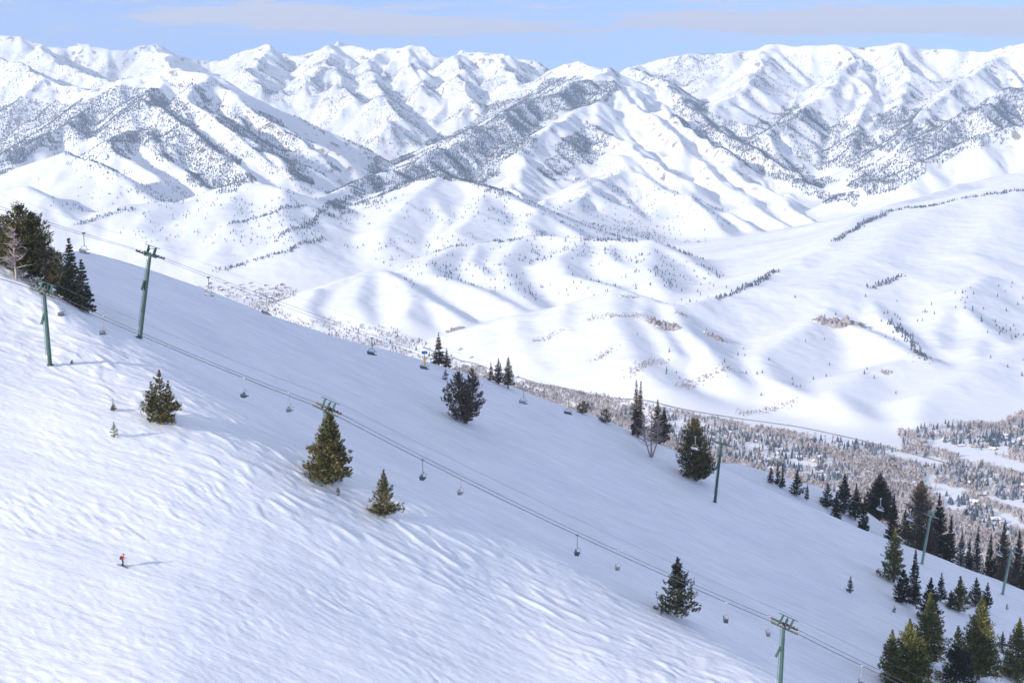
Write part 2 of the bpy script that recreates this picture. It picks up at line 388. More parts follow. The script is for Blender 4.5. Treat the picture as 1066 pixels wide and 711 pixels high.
def hfar(X, Y):
    X = np.asarray(X, float); Y = np.asarray(Y, float)
    fx = np.clip((X - GX0) / GSTEP, 0, _FZ.shape[1] - 1.001); fy = np.clip((Y - GY0) / GSTEP, 0, _FZ.shape[0] - 1.001)
    i = fx.astype(int); j = fy.astype(int); a = fx - i; b = fy - j
    i = np.clip(i, 1, _FZ.shape[1] - 3); j = np.clip(j, 1, _FZ.shape[0] - 3); a = fx - i; b = fy - j
    def w(t): return ((1 - t) ** 3 / 6, (3 * t ** 3 - 6 * t * t + 4) / 6, (-3 * t ** 3 + 3 * t * t + 3 * t + 1) / 6, t ** 3 / 6)
    wa = w(a); wb = w(b); z = 0
    for q in range(4):
        z = z + wb[q] * sum(wa[p] * _FZ[j + q - 1, i + p - 1] for p in range(4))
    return z + 1.6 * fbm(X / 60, Y / 60, 2, 80) * sstep(0, 60, z + 745)
def build_far(mat):
    us = np.concatenate([np.linspace(-1.05, -.40, 200)[:-1], np.linspace(-.40, .40, 1150), np.linspace(.40, .60, 60)[1:]])
    Ds = np.geomspace(1650, 17000, 1350)
    U, DD = np.meshgrid(us, Ds)
    X = U * DD; Y = DD
    z = hfar(X, Y)
    V = np.stack([X, Y, z], -1).reshape(-1, 3)
    o = mesh_obj('snowy_mountains', np_mesh('snowy_mountains', V, grid_faces(len(Ds), len(us)), mat, True))
    tag(o, kind='structure')
    return o
# ------------------------------------------------------------------ camera, sun, sky
cam = bpy.data.objects.new('camera', bpy.data.cameras.new('camera')); COL.objects.link(cam); S.camera = cam
cam.location = (0, 0, 0); cam.rotation_euler = (R(90) - PITCH, 0, 0)
cam.data.sensor_width = 36; cam.data.lens = F * 36 / 1066.0
cam.data.clip_end = 60000; cam.data.clip_start = 1
SUN_EL = 19.5; SH = Vector((.80, .60))           # horizontal direction shadows fall
sun = bpy.data.objects.new('sun', bpy.data.lights.new('sun', 'SUN')); COL.objects.link(sun)
sd = Vector((SH.x * math.cos(R(SUN_EL)), SH.y * math.cos(R(SUN_EL)), -math.sin(R(SUN_EL))))
sun.rotation_euler = sd.to_track_quat('-Z', 'Y').to_euler(); sun.location = (-200, -150, 200)
sun.data.energy = 2.35; sun.data.angle = R(.53); sun.data.color = (1, .94, .86)
W = bpy.data.worlds.new('World'); S.world = W; W.use_nodes = True
CLOUD_SEED = 3.0
BANKS = [(-.16, .10, .053, .008), (-.05, .12, .046, .005), (.22, .14, .050, .010), (.36, .12, .048, .010)]
nt = W.node_tree; N = nt.nodes; L = nt.links
bg = N['Background']
sky = N.new('ShaderNodeTexSky'); sky.sky_type = 'NISHITA'; sky.sun_disc = False
sky.sun_elevation = R(SUN_EL); sky.sun_rotation = math.atan2(-SH.x, -SH.y)
sky.altitude = 2600; sky.air_density = 1.0; sky.dust_density = .3; sky.ozone_density = 3.5
bg.inputs[1].default_value = .15
tc = N.new('ShaderNodeTexCoord')
sep = N.new('ShaderNodeSeparateXYZ'); L.new(tc.outputs['Generated'], sep.inputs[0])
up = N.new('ShaderNodeMath'); up.operation = 'ADD'; up.inputs[1].default_value = .26; L.new(sep.outputs[2], up.inputs[0])
cmb = N.new('ShaderNodeCombineXYZ'); L.new(sep.outputs[0], cmb.inputs[0]); L.new(sep.outputs[1], cmb.inputs[1]); L.new(up.outputs[0], cmb.inputs[2])
L.new(cmb.outputs[0], sky.inputs[0])
tint = N.new('ShaderNodeMix'); tint.data_type = 'RGBA'; tint.blend_type = 'MULTIPLY'; tint.inputs[0].default_value = 1
L.new(sky.outputs[0], tint.inputs[6]); tint.inputs[7].default_value = (1.16, .95, .90, 1)
# thin broken cloud: a noise on the cloud plane, so streaks flatten towards the horizon
dz = N.new('ShaderNodeMath'); dz.operation = 'ADD'; dz.inputs[1].default_value = .012; L.new(sep.outputs[2], dz.inputs[0])
dz2 = N.new('ShaderNodeMath'); dz2.operation = 'MAXIMUM'; dz2.inputs[1].default_value = .012; L.new(dz.outputs[0], dz2.inputs[0])
vx = N.new('ShaderNodeMath'); vx.operation = 'DIVIDE'; L.new(sep.outputs[0], vx.inputs[0]); L.new(dz2.outputs[0], vx.inputs[1])
vy = N.new('ShaderNodeMath'); vy.operation = 'DIVIDE'; L.new(sep.outputs[1], vy.inputs[0]); L.new(dz2.outputs[0], vy.inputs[1])
pc = N.new('ShaderNodeCombineXYZ'); L.new(vx.outputs[0], pc.inputs[0]); L.new(vy.outputs[0], pc.inputs[1]); pc.inputs[2].default_value = CLOUD_SEED
cn = N.new('ShaderNodeTexNoise'); cn.inputs['Scale'].default_value = 1.15; cn.inputs['Detail'].default_value = 6; cn.inputs['Roughness'].default_value = .66
L.new(pc.outputs[0], cn.inputs['Vector'])
cm = N.new('ShaderNodeMapRange'); cm.interpolation_type = 'SMOOTHSTEP'; cm.inputs[1].default_value = .51; cm.inputs[2].default_value = .66; cm.inputs[4].default_value = .92
# two long banks of cloud low over the range, ragged by the noise
az = N.new('ShaderNodeMath'); az.operation = 'DIVIDE'; L.new(sep.outputs[0], az.inputs[0]); L.new(sep.outputs[1], az.inputs[1])
def bank(x0, w, z0, h):
    o = []
    for src, c0, ww in ((az.outputs[0], x0, w), (sep.outputs[2], z0, h)):
        a = N.new('ShaderNodeMath'); a.operation = 'SUBTRACT'; a.inputs[1].default_value = c0; L.new(src, a.inputs[0])
        d = N.new('ShaderNodeMath'); d.operation = 'DIVIDE'; d.inputs[1].default_value = ww; L.new(a.outputs[0], d.inputs[0])
        p = N.new('ShaderNodeMath'); p.operation = 'POWER'; p.inputs[1].default_value = 2; L.new(d.outputs[0], p.inputs[0]); o.append(p)
    s = N.new('ShaderNodeMath'); s.operation = 'ADD'; L.new(o[0].outputs[0], s.inputs[0]); L.new(o[1].outputs[0], s.inputs[1])
    r = N.new('ShaderNodeMapRange'); r.interpolation_type = 'SMOOTHSTEP'; r.inputs[1].default_value = 0; r.inputs[2].default_value = 1.6; r.inputs[3].default_value = .24; r.inputs[4].default_value = 0; L.new(s.outputs[0], r.inputs[0])
    return r
tot = cn.outputs['Fac']
for args in BANKS:
    r = bank(*args); a = N.new('ShaderNodeMath'); a.operation = 'ADD'; L.new(tot, a.inputs[0]); L.new(r.outputs[0], a.inputs[1]); tot = a.outputs[0]
L.new(tot, cm.inputs[0])
fade = N.new('ShaderNodeMapRange'); fade.interpolation_type = 'SMOOTHSTEP'; fade.inputs[1].default_value = .030; fade.inputs[2].default_value = .042; L.new(sep.outputs[2], fade.inputs[0])
mm = N.new('ShaderNodeMath'); mm.operation = 'MULTIPLY'; L.new(cm.outputs[0], mm.inputs[0]); L.new(fade.outputs[0], mm.inputs[1])
# unseen overhead cloud, added bright white to lift the ambient light on the snow
cb = N.new('ShaderNodeMapRange'); cb.inputs[1].default_value = .04; cb.inputs[2].default_value = .5; L.new(sep.outputs[2], cb.inputs[0])
cc = N.new('ShaderNodeMix'); cc.data_type = 'RGBA'; cc.inputs[6].default_value = (1.75, 1.70, 1.98, 1); cc.inputs[7].default_value = (5.4, 5.0, 4.75, 1); L.new(cb.outputs[0], cc.inputs[0])
mix = N.new('ShaderNodeMix'); mix.data_type = 'RGBA'; L.new(mm.outputs[0], mix.inputs[0]); L.new(tint.outputs[2], mix.inputs[6]); L.new(cc.outputs[2], mix.inputs[7])
L.new(mix.outputs[2], bg.inputs[0])
# ------------------------------------------------------------------ the air: one even pale volume round everything
def build_haze(density):
    m = bpy.data.materials.new('haze_air'); m.use_nodes = True; t = m.node_tree; t.nodes.remove(t.nodes['Principled BSDF'])
    v = t.nodes.new('ShaderNodeVolumePrincipled'); v.inputs['Density'].default_value = density; v.inputs['Color'].default_value = (.70, .84, 1, 1); v.inputs['Anisotropy'].default_value = .1
    t.links.new(v.outputs[0], t.nodes['Material Output'].inputs['Volume'])
    b = MB(); x0, x1, y0, y1, z0, z1 = -19000, 19000, -300, 17600, -1500, 900
    b.box(((x0 + x1) / 2, (y0 + y1) / 2, (z0 + z1) / 2), (x1 - x0, y1 - y0, z1 - z0))
    tag(b.build('haze', m), kind='stuff')

S.view_settings.view_transform = 'Standard'; S.view_settings.look = 'None'; S.view_settings.gamma = 1
S.view_settings.exposure = 1.38
S.render.engine = 'CYCLES'
# ------------------------------------------------------------------ snow and ground
def snow_material(name, fine, far):
    m, nt_, b = new_mat(name, (.86, .87, .89), .55, .25)
    n_ = nt_.nodes; l = nt_.links
    ge = n_.new('ShaderNodeNewGeometry')
    mp = n_.new('ShaderNodeMapping'); mp.inputs['Scale'].default_value = (.35, 1.0, .35); l.new(ge.outputs['Position'], mp.inputs[0])
    a = n_.new('ShaderNodeTexNoise'); a.inputs['Scale'].default_value = fine; a.inputs['Detail'].default_value = 6; a.inputs['Roughness'].default_value = .62; l.new(mp.outputs[0], a.inputs[0])
    bp = n_.new('ShaderNodeBump'); bp.inputs['Strength'].default_value = 1.0 if not far else .6; bp.inputs['Distance'].default_value = .13 if not far else 3.2
    l.new(a.outputs['Fac'], bp.inputs['Height']); l.new(bp.outputs[0], b.inputs['Normal'])
    c = n_.new('ShaderNodeTexNoise'); c.inputs['Scale'].default_value = .05 if not far else .0035; c.inputs['Detail'].default_value = 5; l.new(ge.outputs['Position'], c.inputs[0])
    cr = n_.new('ShaderNodeValToRGB'); cr.color_ramp.elements[0].position = .3; cr.color_ramp.elements[1].position = .7
    cr.color_ramp.elements[0].color = (.80, .815, .85, 1); cr.color_ramp.elements[1].color = (.88, .885, .90, 1)
    l.new(c.outputs['Fac'], cr.inputs[0]); out = cr.outputs[0]
    if not far:
        # packed and powdery snow lie in wind-drawn streaks
        m2 = n_.new('ShaderNodeMapping'); m2.inputs['Scale'].default_value = (.10, .62, .10); m2.inputs['Rotation'].default_value = (0, 0, .2); l.new(ge.outputs['Position'], m2.inputs[0])
        w = n_.new('ShaderNodeTexNoise'); w.inputs['Scale'].default_value = 1; w.inputs['Detail'].default_value = 5; w.inputs['Roughness'].default_value = .65; l.new(m2.outputs[0], w.inputs[0])
        wr = n_.new('ShaderNodeMapRange'); wr.inputs[1].default_value = .35; wr.inputs[2].default_value = .65; wr.inputs[3].default_value = .90; wr.inputs[4].default_value = 1.04; l.new(w.outputs['Fac'], wr.inputs[0])
        hv = n_.new('ShaderNodeHueSaturation'); l.new(out, hv.inputs['Color']); l.new(wr.outputs[0], hv.inputs['Value']); out = hv.outputs[0]
    if far:
        # bare rock and scrub showing where the ground is steepest
        sp = n_.new('ShaderNodeSeparateXYZ'); l.new(ge.outputs['True Normal'], sp.inputs[0])
        st = n_.new('ShaderNodeMapRange'); st.inputs[1].default_value = .80; st.inputs[2].default_value = .66; l.new(sp.outputs[2], st.inputs[0])
        k = n_.new('ShaderNodeTexNoise'); k.inputs['Scale'].default_value = .02; k.inputs['Detail'].default_value = 5; l.new(ge.outputs['Position'], k.inputs[0])
        kr = n_.new('ShaderNodeMapRange'); kr.inputs[1].default_value = .54; kr.inputs[2].default_value = .62; l.new(k.outputs['Fac'], kr.inputs[0])
        mu = n_.new('ShaderNodeMath'); mu.operation = 'MULTIPLY'; l.new(st.outputs[0], mu.inputs[0]); l.new(kr.outputs[0], mu.inputs[1])
        mx = n_.new('ShaderNodeMix'); mx.data_type = 'RGBA'; l.new(mu.outputs[0], mx.inputs[0]); l.new(out, mx.inputs[6]); mx.inputs[7].default_value = (.30, .25, .24, 1); out = mx.outputs[2]
    l.new(out, b.inputs['Base Color'])
    return m
SNOW = snow_material('wind_packed_snow', 1.3, False); FARSNOW = snow_material('mountain_snow', .028, True)
build_near_slope(SNOW); build_far(FARSNOW)
build_haze(5.2e-5)
# ------------------------------------------------------------------ conifers of the near slope
NEEDLE_OLIVE = noise_mat('olive_needles', (.028, .034, .013), (.25, .205, .072), 1.6, .75, .15, 3, .38, .70, .15)
NEEDLE_GREEN = noise_mat('green_needles', (.022, .030, .014), (.25, .245, .07), 1.6, .75, .15, 3, .32, .68, .15)
NEEDLE_DARK = noise_mat('dark_needles', (.018, .026, .020), (.062, .066, .042), 1.4, .8, .12, 3, .32, .68, .15)
NEEDLE_GREY = noise_mat('grey_brown_needles', (.045, .040, .028), (.20, .155, .11), 1.5, .8, .12, 3, .32, .68, .15)
BARK = noise_mat('bark', (.10, .07, .05), (.25, .18, .13), 3, .9, .1)
DEADWOOD = noise_mat('weathered_dead_wood', (.28, .22, .20), (.48, .40, .37), 2.5, .9, .1)
TREESNOW = new_mat('clinging_snow', (.82, .85, .9), .6, .2)[0]
def crown_mesh(h, r, rs, prof='cone', bare=.08, dens=1.0, up=.25, spray=.42, ragged=.25, forks=None):
    """needle sprays along many branches; returns triangles, branch axes"""
    V = []; br = []
    forks = forks or [(0, 0, 1.0, 1.0)]
    for (fx, fy, fh, fr) in forks:
        H = h * fh; Rr = r * fr
        n = int((60 + 8 * H) * dens * (.6 + .4 * fr))
        nt_ = int(7 + 1.1 * H)
        ts = np.sort(rs.rand(n) ** .9)
        ts = (np.floor(ts * nt_) + .5 + (ts * nt_ % 1 - .5) * .55) / nt_ + rs.randn(n) * .004
        ts = np.clip(ts, 0, .995) * (1 - bare) + bare
        az0 = 0
        lopside = rs.rand() * 6.28
        for t in ts:
            az0 += 2.4 + rs.randn() * .5
            if prof == 'cone': R_ = Rr * (1 - t) ** .85 * (1.06 - .35 * max(0, (.16 - t) / .16))
            elif prof == 'column': R_ = Rr * min(1, (1 - t) * 2.2) ** .8 * (.75 + .25 * (1 - t))
            elif prof == 'spire': R_ = Rr * (.12 + .88 * (1 - t) ** 1.1) * (1.05 if t < .93 else .5)
            else: R_ = Rr * max(.02, math.sin(math.pi * min(1, (t * .86 + .12))) ** .62) * (1 if t < .8 else 1)
            R_ *= 1 + ragged * rs.randn() * .75 + .16 * math.cos(az0 - lopside)
            L_ = max(.10 + .10 * Rr * (1.3 - t), R_)
            el = up + .9 * t * t - .25 * (1 - t) + rs.randn() * .12
            base = np.array([fx * min(1, t * 2 + .2) * r, fy * min(1, t * 2 + .2) * r, t * H])
            dirh = np.array([math.cos(az0), math.sin(az0), 0])
            m = max(4, int(L_ / spray * 4.2))
            s = rs.rand(m) ** .62
            s[0] = 1.0
            curve = s ** 2 * (.22 if prof != 'spire' else -.1) * L_
            P = base + dirh * (s * L_ * math.cos(el))[:, None] + np.array([0, 0, 1.0]) * (s * L_ * math.sin(el) * .6 + curve - .12 * L_ * s)[:, None]
            side = np.cross(dirh, [0, 0, 1.0])
            spread = (1 - .75 * s) * L_ * .34 + .05
            P = P + side * (rs.randn(m) * spread * .6)[:, None]
            P[:, 2] += rs.randn(m) * .06 * L_
            br.append((base, base + dirh * L_ * .8 * math.cos(el) + np.array([0, 0, L_ * .5 * math.sin(el)])))
            k = 2
            for q in range(k):
                sz = spray * (.6 + .8 * rs.rand(m)) * (.75 + .35 * (1 - t))
                d = dirh * .8 + side * (rs.randn(m) * .6)[:, None] + np.array([0, 0, 1.0]) * (up + .35 + rs.randn(m) * .35)[:, None]
                d /= np.linalg.norm(d, axis=1)[:, None]
                w = rs.randn(m, 3); w -= d * (w * d).sum(1)[:, None]; w /= np.linalg.norm(w, axis=1)[:, None]
                a = P - d * (sz * .45)[:, None] + w * (sz * .24)[:, None]
                b = P - d * (sz * .35)[:, None] - w * (sz * .26)[:, None]
                c = P + d * (sz * .75)[:, None]
                V.append(np.stack([a, b, c], 1))
    return np.concatenate(V).reshape(-1, 3), br
def trunk_mb(h, r, rs, forks=None, lean=0):
    mb = MB()
    for (fx, fy, fh, fr) in (forks or [(0, 0, 1.0, 1.0)]):
        pts = []; rad = []
        for i in range(7):
            t = i / 6
            pts.append((fx * min(1, t * 2 + .0) * r + rs.randn() * .01 * h * t, fy * min(1, t * 2) * r, -.6 + t * (h * fh * .97 + .6)))
            rad.append((.022 * h + .04) * (1 - .93 * t) * (.5 + .5 * fr))
        mb.tube(pts, rad, 7)
    return mb
def plant_at(px, py, back=0.0):
    """(x, y, z) on the near slope under a photo pixel; back pushes it behind the crest"""
    x, y, z = ground_hit(px, py)
    if back:
        k = (y + back) / y; x *= k; y += back; z = float(hfg(x, y))
    return x, y, z
RG_ = 'conifers on the lower right slope'
def conifer(name, px, base, top, w, label, cat='tree', prof='cone', mat=None, back=0, seed=None, bare=.06, dens=1.0, up=.25, ragged=.25, forks=None, snow=0, group=None, spray=None):
    rs = np.random.RandomState(seed if seed is not None else int(px * 13 + top) % 99991)
    x, y, z = plant_at(px, base, back)
    zt = slopes(px, top)[1] * y
    h = max(float(zt - z), .6); r = w / 2 / F * y * (1.16 if group == RG_ else 1)
    o = empty(name, (x, y, z - .05), 0, label, cat, group)
    sp = spray or max(.16, min(.46, .10 + .028 * h))
    v, br = crown_mesh(h, r, rs, prof, bare, dens, up, sp, ragged, forks)
    mat = mat or NEEDLE_DARK
    mesh_obj('crown', np_mesh('crown', v, np.arange(len(v)).reshape(-1, 3), mat), o)
    trunk_mb(h, r, rs, forks).build('trunk', BARK, o)
    if snow:
        k = rs.rand(len(v) // 3) < snow
        sv = v.reshape(-1, 3, 3)[k].copy(); c = sv.mean(1, keepdims=True); sv = c + (sv - c) * 1.05; sv[:, :, 2] += .08
        mesh_obj('clinging_snow', np_mesh('clinging_snow', sv.reshape(-1, 3), np.arange(sv.size // 3).reshape(-1, 3), TREESNOW), o)['kind'] = 'stuff'
    return o
def dead_tree(name, px, base, top, w, label, back=0, seed=5, n=60, mat=None, forks=None, up=.5, t0=.2):
    rs = np.random.RandomState(seed)
    x, y, z = plant_at(px, base, back); h = float(slopes(px, top)[1] * y - z); r = w / 2 / F * y
    o = empty(name, (x, y, z - .05), 0, label, 'dead tree')
    mat = mat or DEADWOOD
    forks = forks or [(0, 0, 1, 1)]
    trunk_mb(h, r, rs, forks).build('trunk', mat, o)
    mb = MB()
    for i in range(n):
        f = forks[i % len(forks)]
        t = t0 + (1 - t0) * rs.rand() ** .9; az = rs.rand() * 6.28; L_ = r * (1.15 - .75 * t) * (.5 + .7 * rs.rand())
        b = Vector((f[0] * min(1, 2 * t) * r, f[1] * min(1, 2 * t) * r, t * h * f[2]))
        p1 = b + Vector((math.cos(az), math.sin(az), up * rs.rand() + .1)) * L_ * .55
        p2 = p1 + Vector((math.cos(az + rs.randn() * .5), math.sin(az + rs.randn() * .5), up + rs.randn() * .3)) * L_ * .5
        mb.tube([b, p1, p2], [.10, .07, .03], 4, False)
        for q in range(3):
            s = b.lerp(p1, .5 + .5 * rs.rand()); e = s + Vector((rs.randn(), rs.randn(), up + rs.rand() * .6)).normalized() * L_ * .38
            mb.tube([s, e], [.055, .03], 3, False)
    mb.build('branches', mat, o)
    return o
O, G, K, Y_ = NEEDLE_OLIVE, NEEDLE_GREEN, NEEDLE_DARK, NEEDLE_GREY
TW = [(-.38, 0, .96, .72), (.36, .1, 1.0, .72)]
LG = 'conifers in the clump at the left edge'
conifer('pine_tree', 2, 284, 226, 34, 'brownish pine cut by the left edge of the view, leftmost of its clump', prof='round', mat=Y_, back=6, group=LG)
conifer('pine_tree', 29, 299, 216, 48, 'tallest pine of the left clump, broad and sunlit olive on its side', mat=O, prof='round', back=5, dens=1.5, ragged=.4, group=LG, forks=[(-.18, 0, 1, .85), (.3, .2, .88, .8), (-.5, .1, .72, .6)])
dead_tree('dead_tree', 17, 292, 238, 34, 'pale grey dead tree with bare branches in front of the tallest left pine', seed=8, n=70, up=.35)
conifer('pine_tree', 51, 308, 256, 30, 'brownish pine standing between the tallest left pine and the dark spruces', mat=Y_, prof='round', back=5, dens=1.1, group=LG, forks=[(-.25, 0, 1, .7), (.35, 0, .93, .7)])
conifer('pine_tree', 63, 313, 263, 20, 'thin olive pine squeezed against the left side of the dark narrow spruce', mat=O, prof='round', back=4, group=LG)
conifer('spruce_tree', 75, 319, 248, 28, 'dark narrow spruce with brown cones at its pointed tip', mat=K, prof='spire', back=3, dens=1.7, up=-.1, ragged=.15, group=LG)
conifer('spruce_tree', 87, 326, 270, 26, 'dark pointed spruce at the right end of the left clump', mat=K, prof='spire', back=2, dens=1.6, up=-.1, ragged=.15, group=LG)
conifer('spruce_tree', 40, 303, 268, 26, 'low dark tree filling the gap under the left clump of pines', mat=K, back=5, dens=1.3, group=LG)
conifer('spruce_tree', 66, 314, 288, 20, 'short dark tree at the foot of the dark narrow spruce', mat=K, back=3, dens=1.3, group=LG)
conifer('low_shrub', 22, 293, 283, 22, 'snow-dusted low shrub beneath the pale dead tree', 'shrub', prof='round', mat=Y_, snow=.35, dens=.5, back=1)
conifer('low_shrub', 37, 301, 291, 18, 'snow-dusted low shrub just right of the one under the dead tree', 'shrub', prof='round', mat=K, snow=.3, dens=.5, back=1)
conifer('pine_tree', 168, 443, 385, 44, 'open ragged sunlit pine alone on the lip below the leaning lift tower', mat=O, dens=.85, ragged=.5, forks=[(0, 0, 1, .8), (-.45, .1, .78, .6), (.4, 0, .8, .6)])
conifer('pine_sapling', 118, 428, 415, 7, 'tiny sapling above the other one left of the ragged pine', 'sapling', mat=O, dens=.45)
conifer('pine_sapling', 119, 456, 439, 10, 'small green sapling standing lowest, left of the ragged pine', 'sapling', mat=G, dens=.5)
conifer('pine_tree', 345, 505, 424, 54, 'big dense sunlit pine hiding the middle lift tower', mat=O, dens=2.3, ragged=.2, up=.3)
conifer('pine_tree', 400, 539, 489, 34, 'sunlit pine with upswept branches right of and below the big dense pine', mat=O, dens=1.1, ragged=.3, up=.4)
conifer('pine_sapling', 352, 516, 507, 8, 'tiny reddish brown sapling under the big dense pine', 'sapling', mat=Y_, dens=.4)
conifer('pine_sapling', 75, 380, 375, 4, 'tiny brown twig of a sapling near the base of the leftmost lift tower', 'sapling', mat=Y_, dens=.3)
conifer('pine_tree', 485, 441, 386, 40, 'dark grey rounded pine with two crowns on the open shaded slope', mat=Y_, prof='round', dens=.85, forks=TW, ragged=.3, up=.5, bare=.04)
conifer('pine_sapling', 464, 396, 384, 8, 'small dark sapling just above the two-crowned pine', 'sapling', mat=K, dens=.6)
conifer('fir_tree', 457, 380, 346, 16, 'tall slim fir with a spike top on the skyline beside the first yellow chair', prof='spire', mat=Y_, dens=1.1, back=2)
conifer('fir_tree', 465, 383, 362, 10, 'short slim fir at the right foot of the spike-topped skyline fir', prof='spire', mat=Y_, back=2)
SG = 'three skyline firs behind the two-crowned pine'
conifer('fir_tree', 511, 398, 377, 7, 'thinnest and leftmost of the three skyline firs right of the two-crowned pine', prof='spire', mat=Y_, back=3, group=SG)
conifer('fir_tree', 519, 401, 373, 10, 'middle of the three skyline firs right of the two-crowned pine', prof='column', mat=Y_, back=2, group=SG)
conifer('fir_tree', 529, 405, 372, 12, 'thickest and rightmost of the three skyline firs right of the two-crowned pine', prof='column', mat=Y_, back=1, group=SG)
conifer('pine_tree', 607, 431, 419, 15, 'low round bushy pine on the skyline right of the second yellow chair', prof='round', mat=O, back=1, dens=.8)
conifer('pine_tree', 631, 441, 427, 14, 'low dark bushy pine on the skyline just left of the bare tree', prof='round', mat=Y_, back=1, dens=.8)
conifer('fir_tree', 664, 456, 395, 20, 'tall sparse fir with two thin spires behind the bare brown tree', prof='spire', mat=Y_, back=2, forks=[(-.25, 0, 1, .85), (.25, .1, .97, .7)], dens=1.1)
conifer('pine_tree', 686, 462, 416, 28, 'dark green pine at the right shoulder of the bare brown tree', mat=K, prof='cone', back=1, forks=[(-.15, 0, 1, .8), (.35, 0, .82, .7)])
dead_tree('bare_tree', 678, 476, 428, 34, 'bare brown several-stemmed tree in front of the two-spired fir', seed=21, n=110, mat=DEADWOOD, forks=[(-.45, 0, .9, .8), (0, .2, 1, .8), (.4, 0, .8, .7)], up=.6)
conifer('pine_tree', 724, 500, 437, 38, 'rounded olive pine left of the lift tower with the bright spur behind', prof='round', mat=O, dens=1.5, ragged=.3, forks=[(-.1, 0, 1, .9), (.55, 0, .42, .5)])
MG = 'slim firs on the skyline right of the bright spur'
conifer('fir_tree', 802, 508, 484, 9, 'leftmost of the close trio of slim firs on the skyline', prof='spire', mat=K, back=4, group=MG, dens=.9)
conifer('fir_tree', 809, 510, 480, 7, 'middle of the close trio of slim firs on the skyline', prof='spire', mat=K, back=5, group=MG)
conifer('fir_tree', 814, 511, 481, 7, 'rightmost of the close trio of slim firs on the skyline', prof='spire', mat=K, back=3, group=MG)
conifer('fir_tree', 829, 519, 489, 16, 'fir standing alone just right of the close trio on the skyline', mat=K, back=3, group=MG)
conifer('fir_tree', 840, 523, 504, 5, 'very thin pole-like fir between the lone skyline fir and the big dark group', prof='column', mat=Y_, back=3, group=MG)
BG = 'big dark conifers along the lower skyline'
conifer('spruce_tree', 861, 533, 502, 16, 'smallest spruce at the left end of the dark skyline group', mat=K, back=5, group=BG, snow=.03)
conifer('spruce_tree', 878, 540, 493, 24, 'pointed spruce second from the left in the dark skyline group', mat=K, back=6, dens=1.3, group=BG, snow=.03)
conifer('spruce_tree', 890, 545, 503, 18, 'slim spruce leaning on the left side of the widest skyline conifer', mat=K, back=4, dens=1.1, group=BG)
conifer('pine_tree', 914, 556, 492, 44, 'widest conifer of the dark skyline group, behind the hanging chair', mat=K, prof='cone', back=39, dens=2.0, ragged=.2, group=BG)
conifer('pine_tree', 941, 566, 530, 16, 'low tree in the gap between the widest conifer and the lift tower', mat=K, back=40, group=BG, snow=.06)
conifer('pine_tree', 956, 574, 502, 32, 'tall brownish pine behind the pale green lift tower', mat=Y_, prof='round', back=39, dens=1.3, group=BG, bare=.15)
conifer('pine_tree', 975, 580, 513, 32, 'tall dark pine directly right of the pale green lift tower', mat=K, back=38, dens=1.5, group=BG, ragged=.3)
conifer('spruce_tree', 1000, 590, 550, 18, 'snow-flecked spruce right of the tall dark pine by the tower', mat=K, back=40, snow=.16, group=BG, dens=.9)
conifer('spruce_tree', 1016, 596, 548, 22, 'snow-flecked spruce second from the right end of the skyline group', mat=K, back=38, snow=.13, group=BG)
conifer('pine_tree', 1042, 607, 545, 34, 'tall brownish pine behind the rightmost lift tower', mat=Y_, back=39, dens=1.5, group=BG, ragged=.3)
conifer('pine_tree', 1058, 613, 552, 26, 'dark pine at the right end of the skyline group', mat=K, back=38, dens=1.4, group=BG)
RG = 'conifers on the lower right slope'
conifer('fir_tree', 930, 606, 549, 28, 'sunlit green fir highest on the lower right slope', mat=G, dens=1.2, group=RG)
conifer('fir_tree', 951, 622, 572, 15, 'slim fir with a brown tip just right of the sunlit green fir', mat=K, prof='spire', dens=1.1, group=RG)
conifer('fir_tree', 939, 628, 592, 21, 'short dark fir at the foot of the sunlit green fir', mat=K, dens=1.3, group=RG)
conifer('fir_tree', 953, 631, 606, 15, 'dark little fir tucked under the slim brown-tipped fir', mat=K, group=RG)
conifer('pine_sapling', 885, 617, 599, 9, 'small dark sapling alone in the open left of the right-hand firs', 'sapling', mat=K, dens=.8)
conifer('pine_sapling', 931, 638, 630, 5, 'tiny dark sapling between the lone sapling and the dark firs', 'sapling', mat=K, dens=.4)
conifer('fir_tree', 967, 650, 601, 24, 'dark fir rising behind the tree with the sunlit tip', mat=K, dens=1.3, group=RG)
conifer('fir_tree', 979, 626, 596, 12, 'small narrow fir standing free above the dark fir', mat=K, prof='cone', group=RG)
conifer('fir_tree', 998, 637, 599, 22, 'sunlit yellow-green fir left of the pair of dark firs', mat=G, dens=1.2, group=RG)
conifer('fir_tree', 989, 634, 614, 12, 'small dark fir touching the left side of the yellow-green fir', mat=K, group=RG)
conifer('fir_tree', 1015, 631, 601, 18, 'left one of the pair of dark firs above the tallest tree', mat=K, dens=1.1, group=RG)
conifer('fir_tree', 1027, 634, 606, 14, 'right one of the pair of dark firs above the tallest tree', mat=K, dens=1.1, group=RG)
conifer('fir_tree', 965, 690, 616, 36, 'large fir with only its tip sunlit behind the broad corner tree', mat=G, dens=1.8, ragged=.3, group=RG)
conifer('fir_tree', 942, 722, 644, 58, 'broadest tree at the bottom right with a bright green sunlit crown', mat=G, prof='cone', dens=1.6, ragged=.35, group=RG, forks=[(.05, 0, 1, .9), (-.5, 0, .86, .6), (.5, .1, .70, .6)])
conifer('fir_tree', 994, 722, 651, 36, 'dark fir between the broadest tree and the tallest one', mat=K, dens=1.5, ragged=.3, group=RG)
conifer('fir_tree', 1018, 707, 620, 44, 'tallest tree at the bottom right with a bright yellow-green upper half', mat=G, dens=2.2, ragged=.25, group=RG)
conifer('fir_tree', 1058, 708, 643, 38, 'fir cut by the right edge of the view at the bottom', mat=G, dens=1.6, ragged=.3, group=RG)
